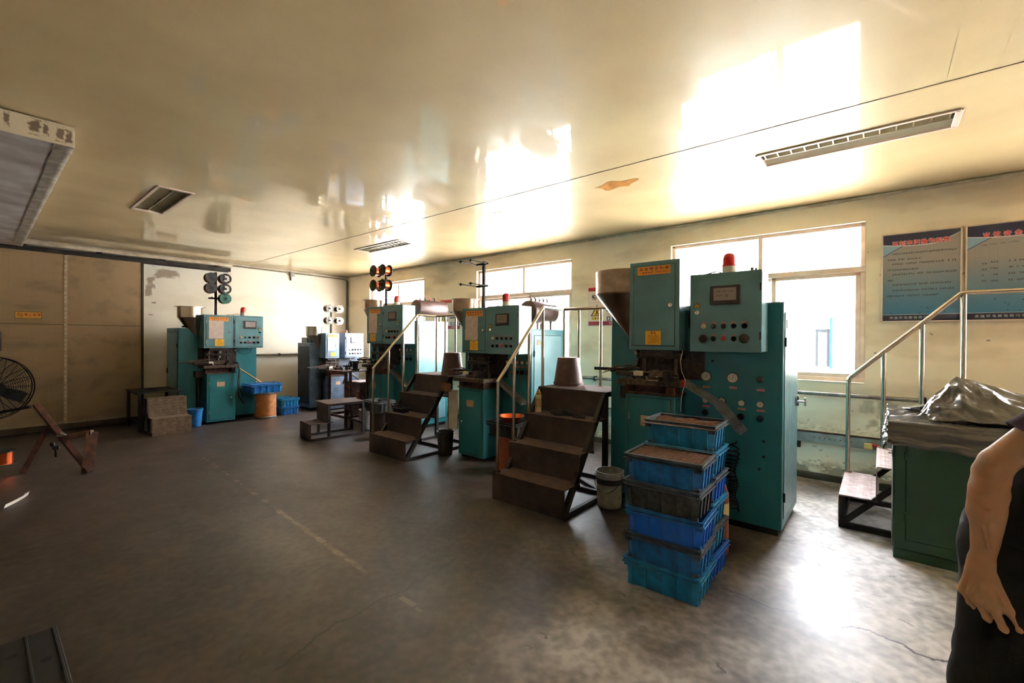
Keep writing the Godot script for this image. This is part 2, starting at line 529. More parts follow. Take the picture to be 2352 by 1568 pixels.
# strokes on a 16 grid: two hex digits a point, strokes apart by spaces
const GLYPHS := {
	"压": "12E2 22271E 48D8 848D 3DED A9CB", "制": "3115 2484 1797 515F 2A2D 2A8A 8A8D B2BB F1FE FECD", "车": "13E3 7138D8 1BFB 828F", "间": "2123 252F 52E2EF 565CACA656 59A9",
	"操": "1454 323F2E 1B58 71B1B47471 66A6A96966 B6F6F9B9B6 6BFB A9AF AB7F ABEF", "作": "4117 343F 8156 74F4 949F 98E8 9BEB", "规": "1474 1878 4149 491F 4B7E 82E2E9 8289 B5BA BA8F BBCECFFE",
	"程": "6122 1575 424F 4518 4578 92E2E69692 88F8 8BFB 7FFF B8BF", "岗": "81848 2225E5E2 383F 38D8DF 5ABE BA5E", "位": "4117 343F A1B3 64F4 869B D6BC 6EFE", "安": "8193 2523E3E5 18F8 754BDF C89C2F",
	"全": "8118 81F8 49C9 3CDC 2FEF 898F", "风": "32331F 32C2C9EFFE 54BD B44D", "险": "222F 22625568683A A165 A1F5 87D7 7A9D BADC E9CE 7FFF", "告": "5134 34D4 8187 17F7 4ADADF4F4A",
	"粉": "2335 7363 1676 414F 4719 477A 9268 B2F8 79D9CFAE 9A7F", "尘": "8187 5337 B3E6 4ACA 888F 2FEF", "海": "2143 1536 2E59 8158 74F4 776EDEE777 6AFA A8AA ABAD", "瑞": "1262 1767 1D6C 424D B1B4 8285E5E2 78F8 A89A 7A7F 7AEAEF AAAF CACF",
	"精": "1335 7363 1676 414F 471A 477A 92E2 94E4 86F6 B1B6 989F 98E8EF 9AEA 9CEC", "密": "8193 2422E2E4 3537 656AAA B46A D5E7 8A8E 3B3FDFDB", "机": "1474 414F 451A 457A 939A7F 93D3DEFEFB", "械": "1474 414F 451A 457A 73F3 B2CAEEFC D1E2 E79D 868C6F A6AF 78B8",
	"禁": "1373 414A 4318 4378 93F3 C1CA C398 C3F8 4BCB 2CEC 8C8F 4E3F CEDF", "止": "818E 86D6 363E 1EFE", "吸": "13535C1C13 72D2B7E7AD7F 92866E 88EF", "烟": "2427 7466 414A1F 497D 93F3FE9E93 A6E6 C4C7AC C7EC",
	"注": "2143 1536 2E59 A1B3 74F4 79E9 6FFF B4BF", "意": "8182 33D3 5355 B3B5 25E5 4747 47C7CB4B47 49C9 2D4F 6D6FBF DDEF", "防": "222F 22625568683A B1C3 74F4 A4A87E A8E8DFBE", "电": "33D3DB3B33 37D7 818EEEFC", "器": "2262652522 92D2D59592 17F7 8679 2A6A6E2E2A 9ADADE9E9A",
	"有": "13F3 711A 67D7DFBF 676F 69D9 6CCC", "限": "222F 22625568683A 82E2E888 828E BB 85E5 88FF", "公": "6117 A1F8 7938EC BBDE", "司": "22E2EEBE 25B5 48B8BD4D48", "南": "14F4 8184 363F 36D6DF 5977 B977 48B8 4BCB 888E", "通": "2143 1737391F 1DFF 63E3 6EE56E 65E5ED A5AC 68E8 6BEB",
	"华": "5116 333A A1A8 F265 A8E8E6 1BFB 898F", "警": "2272 4143 A2F2 9186 38D8 5ADA 5CCC 4DCDCF4F4D 2565 A5D7 D487", "服": "222B1F 2262 626F5E 2666 2A6A 82E2E6C6 828F 89E9 E98F 89EF", "务": "6127 62D2 D229 62E9 39D9DE9E 861F", "话": "2132 14242D4C E163 63F3 66F6 A2A9 79E9EE7E79",
	"0": "5393C6CAAD6D3A3653", "1": "5682 828E", "2": "4453A3B5B73DCD", "4": "929D 923ACA", "6": "A363393B5DADCBC9A8583A", "9": "6DADC8C5A363545668 68B8C6",
}


func stamp(im: Image, a: Vector2, b: Vector2, r: float, c: Color) -> void:
	var k := int(a.distance_to(b) / maxf(r * 0.5, 0.4)) + 1
	for i in k + 1:
		var p := a.lerp(b, float(i) / k)
		im.fill_rect(Rect2i(int(round(p.x - r)), int(round(p.y - r)), maxi(1, int(round(2 * r))), maxi(1, int(round(2 * r)))), c)


func glyph(im: Image, ch: String, x: float, y: float, s: float, r: float, c: Color) -> void:
	for st in String(GLYPHS.get(ch, "")).split(" "):
		var k := 0
		var prev := Vector2(-1, -1)
		while k + 1 < st.length():
			var p := Vector2(x, y) + Vector2(st.substr(k, 1).hex_to_int(), st.substr(k + 1, 1).hex_to_int()) * s / 16.0
			if prev.x >= 0:
				stamp(im, prev, p, r, c)
			prev = p
			k += 2


func words(im: Image, text: String, x: float, y: float, s: float, pitch: float, r: float, c: Color) -> void:
	for i in text.length():
		glyph(im, text[i], x + i * pitch, y, s, r, c)


# rows of print too small to read: short strokes where characters stand
func fine_print(im: Image, x0: float, x1: float, y: float, s: float, c: Color, seed_: int) -> void:
	var r := RandomNumberGenerator.new()
	r.seed = seed_
	var x := x0
	while x < x1:
		if r.randf() > 0.07:
			for k in 4:
				if r.randf() < 0.5:
					stamp(im, Vector2(x, y + r.randf() * s), Vector2(x + s * 0.75, y + r.randf() * s), s * 0.06, c)
				else:
					var q := x + r.randf() * s * 0.8
					stamp(im, Vector2(q, y), Vector2(q, y + s), s * 0.06, c)
		x += s


func canvas(w: int, h: int, c: Color) -> Image:
	var im := Image.create(w, h, false, Image.FORMAT_RGB8)
	im.fill(c)
	return im


func triangle(im: Image, c: Vector2, s: float, col: Color) -> void:
	for y in int(s):
		var half := 0.577 * y
		im.fill_rect(Rect2i(int(c.x - half), int(c.y - s * 0.6 + y), maxi(1, int(2 * half)), 1), col)


func make_prints() -> void:
	var ink := Color(0.16, 0.12, 0.13)
	# orange strip with the maker's name and telephone line
	var im := canvas(384, 112, Color(0.86, 0.55, 0.17))
	words(im, "海瑞精密机械", 22, 10, 46, 60, 2.2, Color(0.33, 0.12, 0.2))
	words(im, "服务电话", 60, 68, 28, 32, 1.3, Color(0.42, 0.2, 0.1))
	words(im, "19942099611", 200, 68, 24, 14, 1.2, Color(0.42, 0.2, 0.1))
	pic("maker_strip", im)
	# yellow warning sticker
	im = canvas(160, 140, Color(0.88, 0.66, 0.1))
	words(im, "警告", 54, 8, 24, 30, 1.4, Color(0.6, 0.15, 0.08))
	for k in 6:
		fine_print(im, 26, 146, 42 + k * 15, 8, Color(0.5, 0.18, 0.08), 40 + k)
	pic("warning_sticker", im)
	# warning triangle with a lightning bolt
	im = canvas(96, 96, Color(0.35, 0.42, 0.41))
	triangle(im, Vector2(48, 52), 84, Color(0.12, 0.1, 0.06))
	triangle(im, Vector2(48, 54), 66, Color(0.88, 0.64, 0.12))
	for q in [[51, 34, 42, 56], [42, 56, 54, 54], [54, 54, 45, 76]]:
		stamp(im, Vector2(q[0], q[1]), Vector2(q[2], q[3]), 3.0, Color(0.1, 0.08, 0.06))
	pic("bolt_triangle", im)
	# pink name strip of a button
	im = canvas(64, 24, Color(0.74, 0.45, 0.42))
	fine_print(im, 8, 58, 7, 10, Color(0.45, 0.18, 0.18), 5)
	pic("name_strip", im)
	# gauge dial
	im = canvas(96, 96, Color(0.78, 0.74, 0.68))
	for k in 21:
		var a := deg_to_rad(135.0 + 270.0 * k / 20.0)
		var d := Vector2(cos(a), sin(a))
		stamp(im, Vector2(48, 48) + d * (34 if k % 5 else 29), Vector2(48, 48) + d * 40, 1.0, ink)
	stamp(im, Vector2(40, 62), Vector2(62, 24), 1.4, ink)
	stamp(im, Vector2(46, 46), Vector2(50, 50), 3, ink)
	pic("dial", im, 0.3)
	# note sheet
	im = canvas(128, 200, Color(0.82, 0.74, 0.71))
	for k in 11:
		fine_print(im, 12, 116, 14 + k * 16, 7, Color(0.62, 0.54, 0.53), 60 + k)
	pic("note_print", im, 0.85)
	# screen pictures
	im = canvas(160, 96, Color(0.56, 0.5, 0.47))
	for q in [[24, 20, 26, 12], [64, 18, 30, 14], [110, 22, 30, 10], [24, 52, 40, 10], [84, 50, 20, 22]]:
		im.fill_rect(Rect2i(q[0], q[1], q[2], q[3]), Color(0.47, 0.41, 0.39))
	pic("screen_print", im, 0.2)
	# no smoking plate
	im = canvas(320, 96, Color(0.78, 0.56, 0.14))
	im.fill_rect(Rect2i(0, 0, 320, 6), Color(0.12, 0.08, 0.05))
	im.fill_rect(Rect2i(0, 90, 320, 6), Color(0.12, 0.08, 0.05))
	im.fill_rect(Rect2i(0, 0, 6, 96), Color(0.12, 0.08, 0.05))
	im.fill_rect(Rect2i(314, 0, 6, 96), Color(0.12, 0.08, 0.05))
	words(im, "禁止吸烟", 112, 18, 42, 50, 2.4, Color(0.62, 0.1, 0.04))
	fine_print(im, 130, 300, 70, 9, Color(0.5, 0.2, 0.05), 9)
	for k in 40:
		var a := TAU * k / 40.0
		stamp(im, Vector2(62 + cos(a) * 36, 46 + sin(a) * 28), Vector2(62 + cos(a + 0.2) * 36, 46 + sin(a + 0.2) * 28), 2.5, Color(0.45, 0.1, 0.03))
	stamp(im, Vector2(38, 26), Vector2(88, 66), 2.5, Color(0.45, 0.1, 0.03))
	stamp(im, Vector2(44, 46), Vector2(82, 46), 3, Color(0.2, 0.1, 0.05))
	pic("no_smoking", im, 0.35)
	# two wall boards
	for b in 2:
		im = canvas(512, 780, Color(0.5, 0.52, 0.52))
		var navy := Color(0.13, 0.14, 0.25)
		for y in 780:
			var k := clampf((y - 250) / 480.0, 0, 1)
			im.fill_rect(Rect2i(0, y, 512, 1), Color(0.56, 0.53, 0.5).lerp(Color(0.22, 0.42, 0.52), k))
		for x in 512:
			var edge := 84.0 + 22.0 * sin(x / 512.0 * PI) - (maxf(0, x - 330) / 182.0) ** 1.3 * 60.0
			var low := 190.0 - x * 0.62 if x < 150 else 97.0 + 10 * sin((x - 150) / 200.0 * PI)
			if x < 420:
				im.fill_rect(Rect2i(x, int(edge), 1, maxi(1, int(maxf(low - edge, 0.0)) )), Color(0.5, 0.62, 0.7))
				im.fill_rect(Rect2i(x, int(low), 1, 7), Color(0.18, 0.28, 0.42))
			im.fill_rect(Rect2i(x, 0, 1, int(edge)), navy)
			im.fill_rect(Rect2i(x, int(edge), 1, 8), Color(0.78, 0.76, 0.74))
		im.fill_rect(Rect2i(0, 728, 512, 52), Color(0.12, 0.12, 0.19))
		im.fill_rect(Rect2i(0, 724, 512, 4), Color(0.7, 0.7, 0.7))
		var title := "压制车间操作规程" if b == 0 else "岗位安全风险告"
		words(im, title, 68 if b == 0 else 92, 60, 42, 48 if b == 0 else 60, 4.2, Color(0.85, 0.8, 0.78))
		words(im, title, 68 if b == 0 else 92, 60, 42, 48 if b == 0 else 60, 2.6, Color(0.78, 0.08, 0.1))
		words(im, "南通华电器有限公司", 50, 740, 26, 33, 1.3, Color(0.6, 0.6, 0.62))
		var dark := Color(0.22, 0.2, 0.2)
		if b == 0:
			var rows := [[70, 480, 165], [34, 250, 218], [70, 480, 258], [34, 240, 310], [70, 480, 352], [34, 70, 404], [70, 470, 446], [70, 470, 498], [34, 370, 548]]
			for k in rows.size():
				fine_print(im, rows[k][0], rows[k][1], rows[k][2], 15, dark, 80 + k)
		else:
			for x in [50, 78, 130, 180, 228, 330]:
				im.fill_rect(Rect2i(x, 130, 1, 470), Color(0.42, 0.44, 0.45))
			for q in [[88, 120, 160], [140, 172, 155], [190, 218, 150], [240, 300, 150], [370, 440, 150]]:
				fine_print(im, q[0], q[1], q[2], 12, dark, q[0])
			for k in 4:
				fine_print(im, 140, 176, 300 + k * 52, 15, dark, 120 + k)
				fine_print(im, 240, 318, 298 + k * 52, 15, dark, 130 + k)
				fine_print(im, 90, 106, 310 + k * 48, 15, dark, 140 + k)
			for k in 20:
				fine_print(im, 338, 500, 200 + k * 19, 12, dark, 150 + k)
		for k in 9:
			var p := Vector2(rng.randf_range(60, 480), rng.randf_range(600, 715))
			im.fill_rect(Rect2i(int(p.x), int(p.y), rng.randi_range(4, 10), rng.randi_range(4, 9)), Color(0.12, 0.2, 0.27))
		pic("board_%d" % b, im, 0.28)
	# dust hazard notice
	im = canvas(400, 420, Color(0.82, 0.76, 0.7))
	im.fill_rect(Rect2i(0, 0, 400, 42), Color(0.68, 0.16, 0.17))
	im.fill_rect(Rect2i(0, 376, 400, 44), Color(0.55, 0.1, 0.2))
	words(im, "有限公司", 236, 384, 26, 32, 1.4, Color(0.8, 0.68, 0.68))
	words(im, "粉尘", 36, 78, 60, 84, 3.0, ink)
	im.fill_rect(Rect2i(0, 168, 400, 2), Color(0.6, 0.55, 0.5))
	im.fill_rect(Rect2i(196, 168, 2, 208), Color(0.6, 0.55, 0.5))
	triangle(im, Vector2(98, 268), 128, Color(0.16, 0.16, 0.1))
	triangle(im, Vector2(98, 272), 98, Color(0.86, 0.66, 0.2))
	for q in [[98, 262, 98, 276, 10.0], [80, 290, 116, 290, 3.0], [98, 280, 98, 304, 4.0], [78, 290, 78, 306, 3.0], [118, 290, 118, 306, 3.0]]:
		stamp(im, Vector2(q[0], q[1]), Vector2(q[2], q[3]), q[4], Color(0.16, 0.16, 0.1))
	im.fill_rect(Rect2i(28, 326, 140, 34), Color(0.86, 0.7, 0.3))
	words(im, "注意防尘", 40, 331, 24, 31, 1.6, Color(0.2, 0.18, 0.08))
	im.fill_rect(Rect2i(206, 172, 180, 20), Color(0.16, 0.22, 0.36))
	im.fill_rect(Rect2i(206, 252, 180, 20), Color(0.16, 0.22, 0.36))
	for k in 3:
		fine_print(im, 208, 380, 200 + k * 17, 11, Color(0.3, 0.28, 0.3), 200 + k)
		fine_print(im, 208, 380, 280 + k * 15, 10, Color(0.3, 0.28, 0.3), 210 + k)
	for q in [230, 285, 340]:
		stamp(im, Vector2(q, 346), Vector2(q + 1, 350), 20, Color(0.12, 0.2, 0.42))
		stamp(im, Vector2(q, 344), Vector2(q, 352), 8, Color(0.8, 0.8, 0.78))
	pic("dust_notice", im, 0.4)


# ---------------------------------------------------------------- walls, floor and ceiling pictures
func field(w: int, h: int, freq: float, seed_: int, octaves := 4, kind := FastNoiseLite.TYPE_SIMPLEX_SMOOTH, stretch := 1) -> PackedByteArray:
	var f := FastNoiseLite.new()
	f.seed = seed_
	f.frequency = freq
	f.fractal_octaves = octaves
	f.noise_type = kind
	var im := f.get_image(maxi(w / stretch, 4), h, false, false, true)
	if stretch > 1:
		im.resize(w, h, Image.INTERPOLATE_CUBIC)
	im.convert(Image.FORMAT_L8)
	return im.get_data()


# plaster: base colour, grey smears, mould and peeling paint near the floor
func plaster(w: int, h: int, base: Color, smear: Color, low: Color, amount: float, seed_: int, foot := 0.1) -> Image:
	var a := field(w, h, 0.012, seed_, 5, FastNoiseLite.TYPE_SIMPLEX_SMOOTH, 3)
	var b := field(w, h, 0.05, seed_ + 1, 4)
	var c := field(w, h, 0.02, seed_ + 2, 5)
	var out := PackedByteArray()
	out.resize(w * h * 3)
	var i := 0
	for y in h:
		var up := 1.0 - float(y) / h
		var kf := clampf((foot - up) / foot * 2.2, 0.0, 1.0)
		var kl := clampf((0.34 - up) / 0.06, 0.0, 1.0)
		for x in w:
			var k := clampf((a[i] - 118) / 110.0, 0.0, 1.0) * amount + (b[i] - 128) / 128.0 * 0.05
			var col := base.lerp(low, kl * 0.55).lerp(smear, clampf(k, 0.0, 1.0))
			if kf > 0.0:
				var p := clampf((c[i] + kf * 90.0 - 140.0) / 60.0, 0.0, 1.0) * kf
				col = col.lerp(Color(0.5, 0.46, 0.38), p * 0.75)
			out[i * 3] = int(clampf(col.r, 0, 1) * 255)
			out[i * 3 + 1] = int(clampf(col.g, 0, 1) * 255)
			out[i * 3 + 2] = int(clampf(col.b, 0, 1) * 255)
			i += 1
	return Image.create_from_data(w, h, false, Image.FORMAT_RGB8, out)


func wander(im: Image, pts: Array, r: float, c: Color, jitter := 2.5) -> void:
	for k in pts.size() - 1:
		var a: Vector2 = pts[k]
		var b: Vector2 = pts[k + 1]
		var steps := maxi(2, int(a.distance_to(b) / 6.0))
		var prev := a
		for s in range(1, steps + 1):
			var q := a.lerp(b, float(s) / steps) + (Vector2(rng.randf_range(-1, 1), rng.randf_range(-1, 1)) * jitter if s < steps else Vector2())
			stamp(im, prev, q, r * rng.randf_range(0.6, 1.2), c)
			prev = q


func smudge(im: Image, x: float, y: float, w: float, h: float, c: Color, k: float) -> void:
	# a ragged patch of thin dirt
	var f := FastNoiseLite.new()
	f.seed = int(x * 7 + y)
	f.frequency = 0.05
	for yy in range(maxi(0, int(y - h)), mini(im.get_height(), int(y + h))):
		for xx in range(maxi(0, int(x - w)), mini(im.get_width(), int(x + w))):
			var d := maxf(absf(xx - x) / w, absf(yy - y) / h)
			var e := clampf((1.0 - d) * 3.0 + f.get_noise_2d(xx * 0.6, yy) * 2.0 - 0.4, 0.0, 1.0)
			if e > 0.0:
				im.set_pixel(xx, yy, im.get_pixel(xx, yy).lerp(c, e * k))


func floor_picture() -> Image:
	var w := 1536
	var h := 1040
	var a := field(w, h, 0.006, 101, 5)
	var b := field(w, h, 0.03, 102, 5, FastNoiseLite.TYPE_SIMPLEX_SMOOTH)
	var c := field(w, h, 0.12, 103, 3)
	var out := PackedByteArray()
	out.resize(w * h * 3)
	var i := 0
	# brown dirt left, grey concrete right, with shade and window light painted into both
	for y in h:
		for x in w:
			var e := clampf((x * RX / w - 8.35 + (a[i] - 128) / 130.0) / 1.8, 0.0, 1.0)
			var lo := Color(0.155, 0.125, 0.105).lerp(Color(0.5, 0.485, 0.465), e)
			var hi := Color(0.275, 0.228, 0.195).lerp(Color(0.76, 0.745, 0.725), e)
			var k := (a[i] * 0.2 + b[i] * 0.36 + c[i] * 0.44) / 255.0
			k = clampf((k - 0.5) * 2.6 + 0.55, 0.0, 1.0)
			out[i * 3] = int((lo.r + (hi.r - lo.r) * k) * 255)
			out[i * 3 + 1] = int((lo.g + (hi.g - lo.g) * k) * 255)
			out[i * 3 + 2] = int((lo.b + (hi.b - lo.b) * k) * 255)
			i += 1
	var im := Image.create_from_data(w, h, false, Image.FORMAT_RGB8, out)
	var s := w / RX
	# dark scuffs
	var r := RandomNumberGenerator.new()
	r.seed = 77
	for k in 1600:
		var p := Vector2(r.randf() * w, r.randf() * h)
		var d := Vector2.from_angle(r.randf_range(-0.5, 0.9)) * r.randf_range(2, 7)
		wander(im, [p, p + d], 0.4, im.get_pixel(mini(w - 1, int(p.x)), mini(h - 1, int(p.y))) * 0.72, 1.6)
	# cracks
	var ink := Color(0.07, 0.06, 0.055)
	wander(im, [V2(8.03, 5.0) * s, V2(7.95, 4.77) * s, V2(7.925, 4.43) * s, V2(7.95, 4.27) * s, V2(7.9, 3.78) * s], 0.6, ink)
	wander(im, [V2(9.4, 2.96) * s, V2(9.66, 3.0) * s, V2(9.9, 2.97) * s, V2(10.09, 2.89) * s, V2(10.26, 2.96) * s, V2(10.5, 2.9) * s, V2(11.2, 3.1) * s], 0.6, ink)
	wander(im, [V2(9.9, 2.97) * s, V2(9.89, 2.6) * s, V2(9.8, 2.2) * s], 0.45, ink)
	# the worn painted line
	for q in [[6.1, 7.55, 0.8], [7.95, 8.2, 0.5], [3.6, 6.1, 0.16]]:
		var x: float = q[0] * s
		while x < q[1] * s:
			if r.randf() < q[2]:
				stamp(im, Vector2(x, (4.17 + 0.055 * (x / s - 6.0)) * s), Vector2(x + 4, (4.17 + 0.055 * (x / s - 6.0)) * s), r.randf_range(0.8, 2.6), Color(0.43, 0.37, 0.31).lerp(Color(0.3, 0.26, 0.22), r.randf()))
			x += 3.0
	wander(im, [V2(2.6, 4.05) * s, V2(3.45, 4.1) * s, V2(6.1, 4.2) * s], 0.6, Color(0.16, 0.13, 0.12), 1.0)
	return im


func V2(x: float, y: float) -> Vector2:
	return Vector2(x, y)


# rectangle of a wall surface with texture coordinates that run over the whole wall
func wall_piece(b: MB, o: Vector3, u: Vector3, w: Vector3, ul: float, wl: float, u0: float, u1: float, w0: float, w1: float) -> void:
	var nrm := u.cross(w).normalized()
	var p := [o + u * u0 + w * w0, o + u * u1 + w * w0, o + u * u1 + w * w1, o + u * u0 + w * w1]
	var q := [Vector2(u0 / ul, 1 - w0 / wl), Vector2(u1 / ul, 1 - w0 / wl), Vector2(u1 / ul, 1 - w1 / wl), Vector2(u0 / ul, 1 - w1 / wl)]
	b.tri(p[0], p[1], p[2], nrm, nrm, nrm, q[0], q[1], q[2])
	b.tri(p[0], p[2], p[3], nrm, nrm, nrm, q[0], q[2], q[3])


const WINDOWS := [[0.97, 2.94], [4.42, 6.46], [7.98, 10.0], [11.5, 13.52]]
const SILL := 1.06
const HEAD := 2.745


func room() -> void:
	# floor
	var b := MB.new()
	wall_piece(b, Vector3(0, 0, RZ), Vector3.RIGHT, Vector3.FORWARD, RX, RZ, 0, RX, 0, RZ)
	b.bx(-0.3, RX + 0.3, -0.2, -0.02, -0.3, RZ + 0.3)
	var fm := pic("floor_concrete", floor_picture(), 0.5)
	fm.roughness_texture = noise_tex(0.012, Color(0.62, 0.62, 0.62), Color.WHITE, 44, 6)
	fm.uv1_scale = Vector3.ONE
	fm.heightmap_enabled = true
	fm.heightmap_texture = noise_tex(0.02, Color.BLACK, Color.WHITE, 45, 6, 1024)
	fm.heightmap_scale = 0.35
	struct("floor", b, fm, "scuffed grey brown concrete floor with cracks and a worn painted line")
	# window wall
	b = MB.new()
	var xs := [0.0]
	for q in WINDOWS:
		xs += q
	xs.append(RX)
	for k in xs.size() - 1:
		if k % 2 == 0:
			wall_piece(b, Vector3(), Vector3.RIGHT, Vector3.UP, RX, RY, xs[k], xs[k + 1], 0, RY)
			b.bx(xs[k] - (0.3 if k == 0 else 0.0), xs[k + 1] + (0.3 if k == xs.size() - 2 else 0.0), -0.2, RY + 0.2, -0.26, -0.002)
		else:
			wall_piece(b, Vector3(), Vector3.RIGHT, Vector3.UP, RX, RY, xs[k], xs[k + 1], 0, SILL)
			wall_piece(b, Vector3(), Vector3.RIGHT, Vector3.UP, RX, RY, xs[k], xs[k + 1], HEAD, RY)
			b.bx(xs[k], xs[k + 1], -0.2, SILL, -0.26, -0.002)
			b.bx(xs[k], xs[k + 1], HEAD, RY + 0.2, -0.26, -0.002)
	var im := plaster(2048, 432, Color(0.89, 0.83, 0.72), Color(0.7, 0.63, 0.52), Color(0.89, 0.87, 0.79), 0.7, 11, 0.085)
	var sx := 2048 / RX
	for k in 60:
		var p := Vector2(rng.randf_range(9.3, 14) * sx, rng.randf_range(80, 360))
		stamp(im, p, p + Vector2(rng.randf_range(-3, 3), rng.randf_range(0, 2)), 0.5, Color(0.4, 0.36, 0.28))
	for k in 26:
		var p := Vector2(rng.randf_range(9.98, 10.25) * sx, rng.randf_range(300, 344))
		smudge(im, p.x, p.y, rng.randf_range(3, 9), rng.randf_range(3, 10), Color(0.6, 0.57, 0.47), 0.5)
	# peeling paint low on the wall and a rough band above the steel beam
	for k in 900:
		var p := Vector2(rng.randf_range(0, 2048), 432 - absf(rng.randfn(0.0, 1.0)) * 16.0 - 12.0)
		stamp(im, p, p + Vector2(rng.randf_range(1, 5), rng.randf_range(-1.5, 1.5)), rng.randf_range(0.5, 1.0), [Color(0.9, 0.88, 0.8), Color(0.6, 0.56, 0.47), Color(0.72, 0.68, 0.58)][k % 3])
	for k in 700:
		var p := Vector2(rng.randf_range(9.2 * sx, 2048), 432 * (1 - rng.randf_range(0.53, 0.6) / RY))
		stamp(im, p, p + Vector2(rng.randf_range(0, 4), 0), rng.randf_range(0.4, 1.0), [Color(0.9, 0.87, 0.76), Color(0.72, 0.68, 0.56), Color(0.8, 0.76, 0.64)][k % 3])
	im.resize(1280, 270, Image.INTERPOLATE_CUBIC)
	im.resize(2048, 432, Image.INTERPOLATE_CUBIC)
	var wm := pic("window_wall_plaster", im, 0.75)
	struct("wall_north", b, wm, "stained cream plaster wall with four windows and peeling paint at its foot")
	# far wall
	b = MB.new()
	wall_piece(b, Vector3(0, 0, RZ), Vector3.FORWARD, Vector3.UP, RZ, RY, 0, RZ, 0, RY)
	b.bx(-0.3, -0.002, -0.2, RY + 0.2, 0.0, RZ)
	im = plaster(1040, 324, Color(0.92, 0.89, 0.83), Color(0.78, 0.72, 0.63), Color(0.82, 0.73, 0.59), 0.45, 23, 0.06)
	var sz := 1040 / RZ
	for q in [[3.6, 2.66, 0.42, 0.12], [3.84, 2.5, 0.16, 0.14], [3.86, 2.33, 0.12, 0.1], [3.8, 2.12, 0.1, 0.02], [3.84, 1.9, 0.1, 0.015]]:
		smudge(im, (RZ - q[0]) * sz, (RY - q[1]) * 108, q[2] * sz * 0.5, q[3] * 108, Color(0.5, 0.43, 0.35), 0.85)
	var fw := pic("far_wall_plaster", im, 0.75)
	struct("wall_west", b, fw, "pale cream far wall with grey scraped patches beside the sliding door")
	# walls behind the camera
	b = MB.new()
	b.bx(RX, RX + 0.3, -0.2, RY + 0.2, 0, RZ)
	struct("wall_east", b, M.cream_paint, "cream wall at the near right end of the workshop")
	b = MB.new()
	b.bx(-0.3, RX + 0.3, -0.2, RY + 0.2, RZ, RZ + 0.3)
	struct("wall_south", b, M.cream_paint, "cream wall behind the camera")
	# foot of the walls
	b = MB.new().bx(0.002, 0.03, 0.0, 0.11, 0.02, 3.97, 0.004)
	struct("baseboard_west", b, M.olive_edge, "dark skirting at the foot of the far wall")
	b = MB.new().bx(0.02, RX - 0.02, 0.0, 0.07, 0.002, 0.035, 0.006)
	struct("baseboard_north", b, M.olive_edge, "dark worn skirting at the foot of the window wall")
	b = MB.new().bx(0.0, RX, RY - 0.035, RY - 0.005, 0.002, 0.022, 0.004)
	struct("trim_1", b, M.cream_paint, "thin cornice strip where window wall meets ceiling")
	b = MB.new().bx(0.002, 0.022, RY - 0.035, RY - 0.005, 0.03, RZ, 0.004)
	struct("trim_2", b, M.cream_paint, "thin cornice strip where far wall meets ceiling")
	ceiling()
	windows()
	outside()


const LAMPS := [[3.25, 4.46, 1.45, 1.75, 2], [3.38, 4.59, 4.39, 4.69, 2], [9.335, 10.51, 1.51, 1.81, 1]]


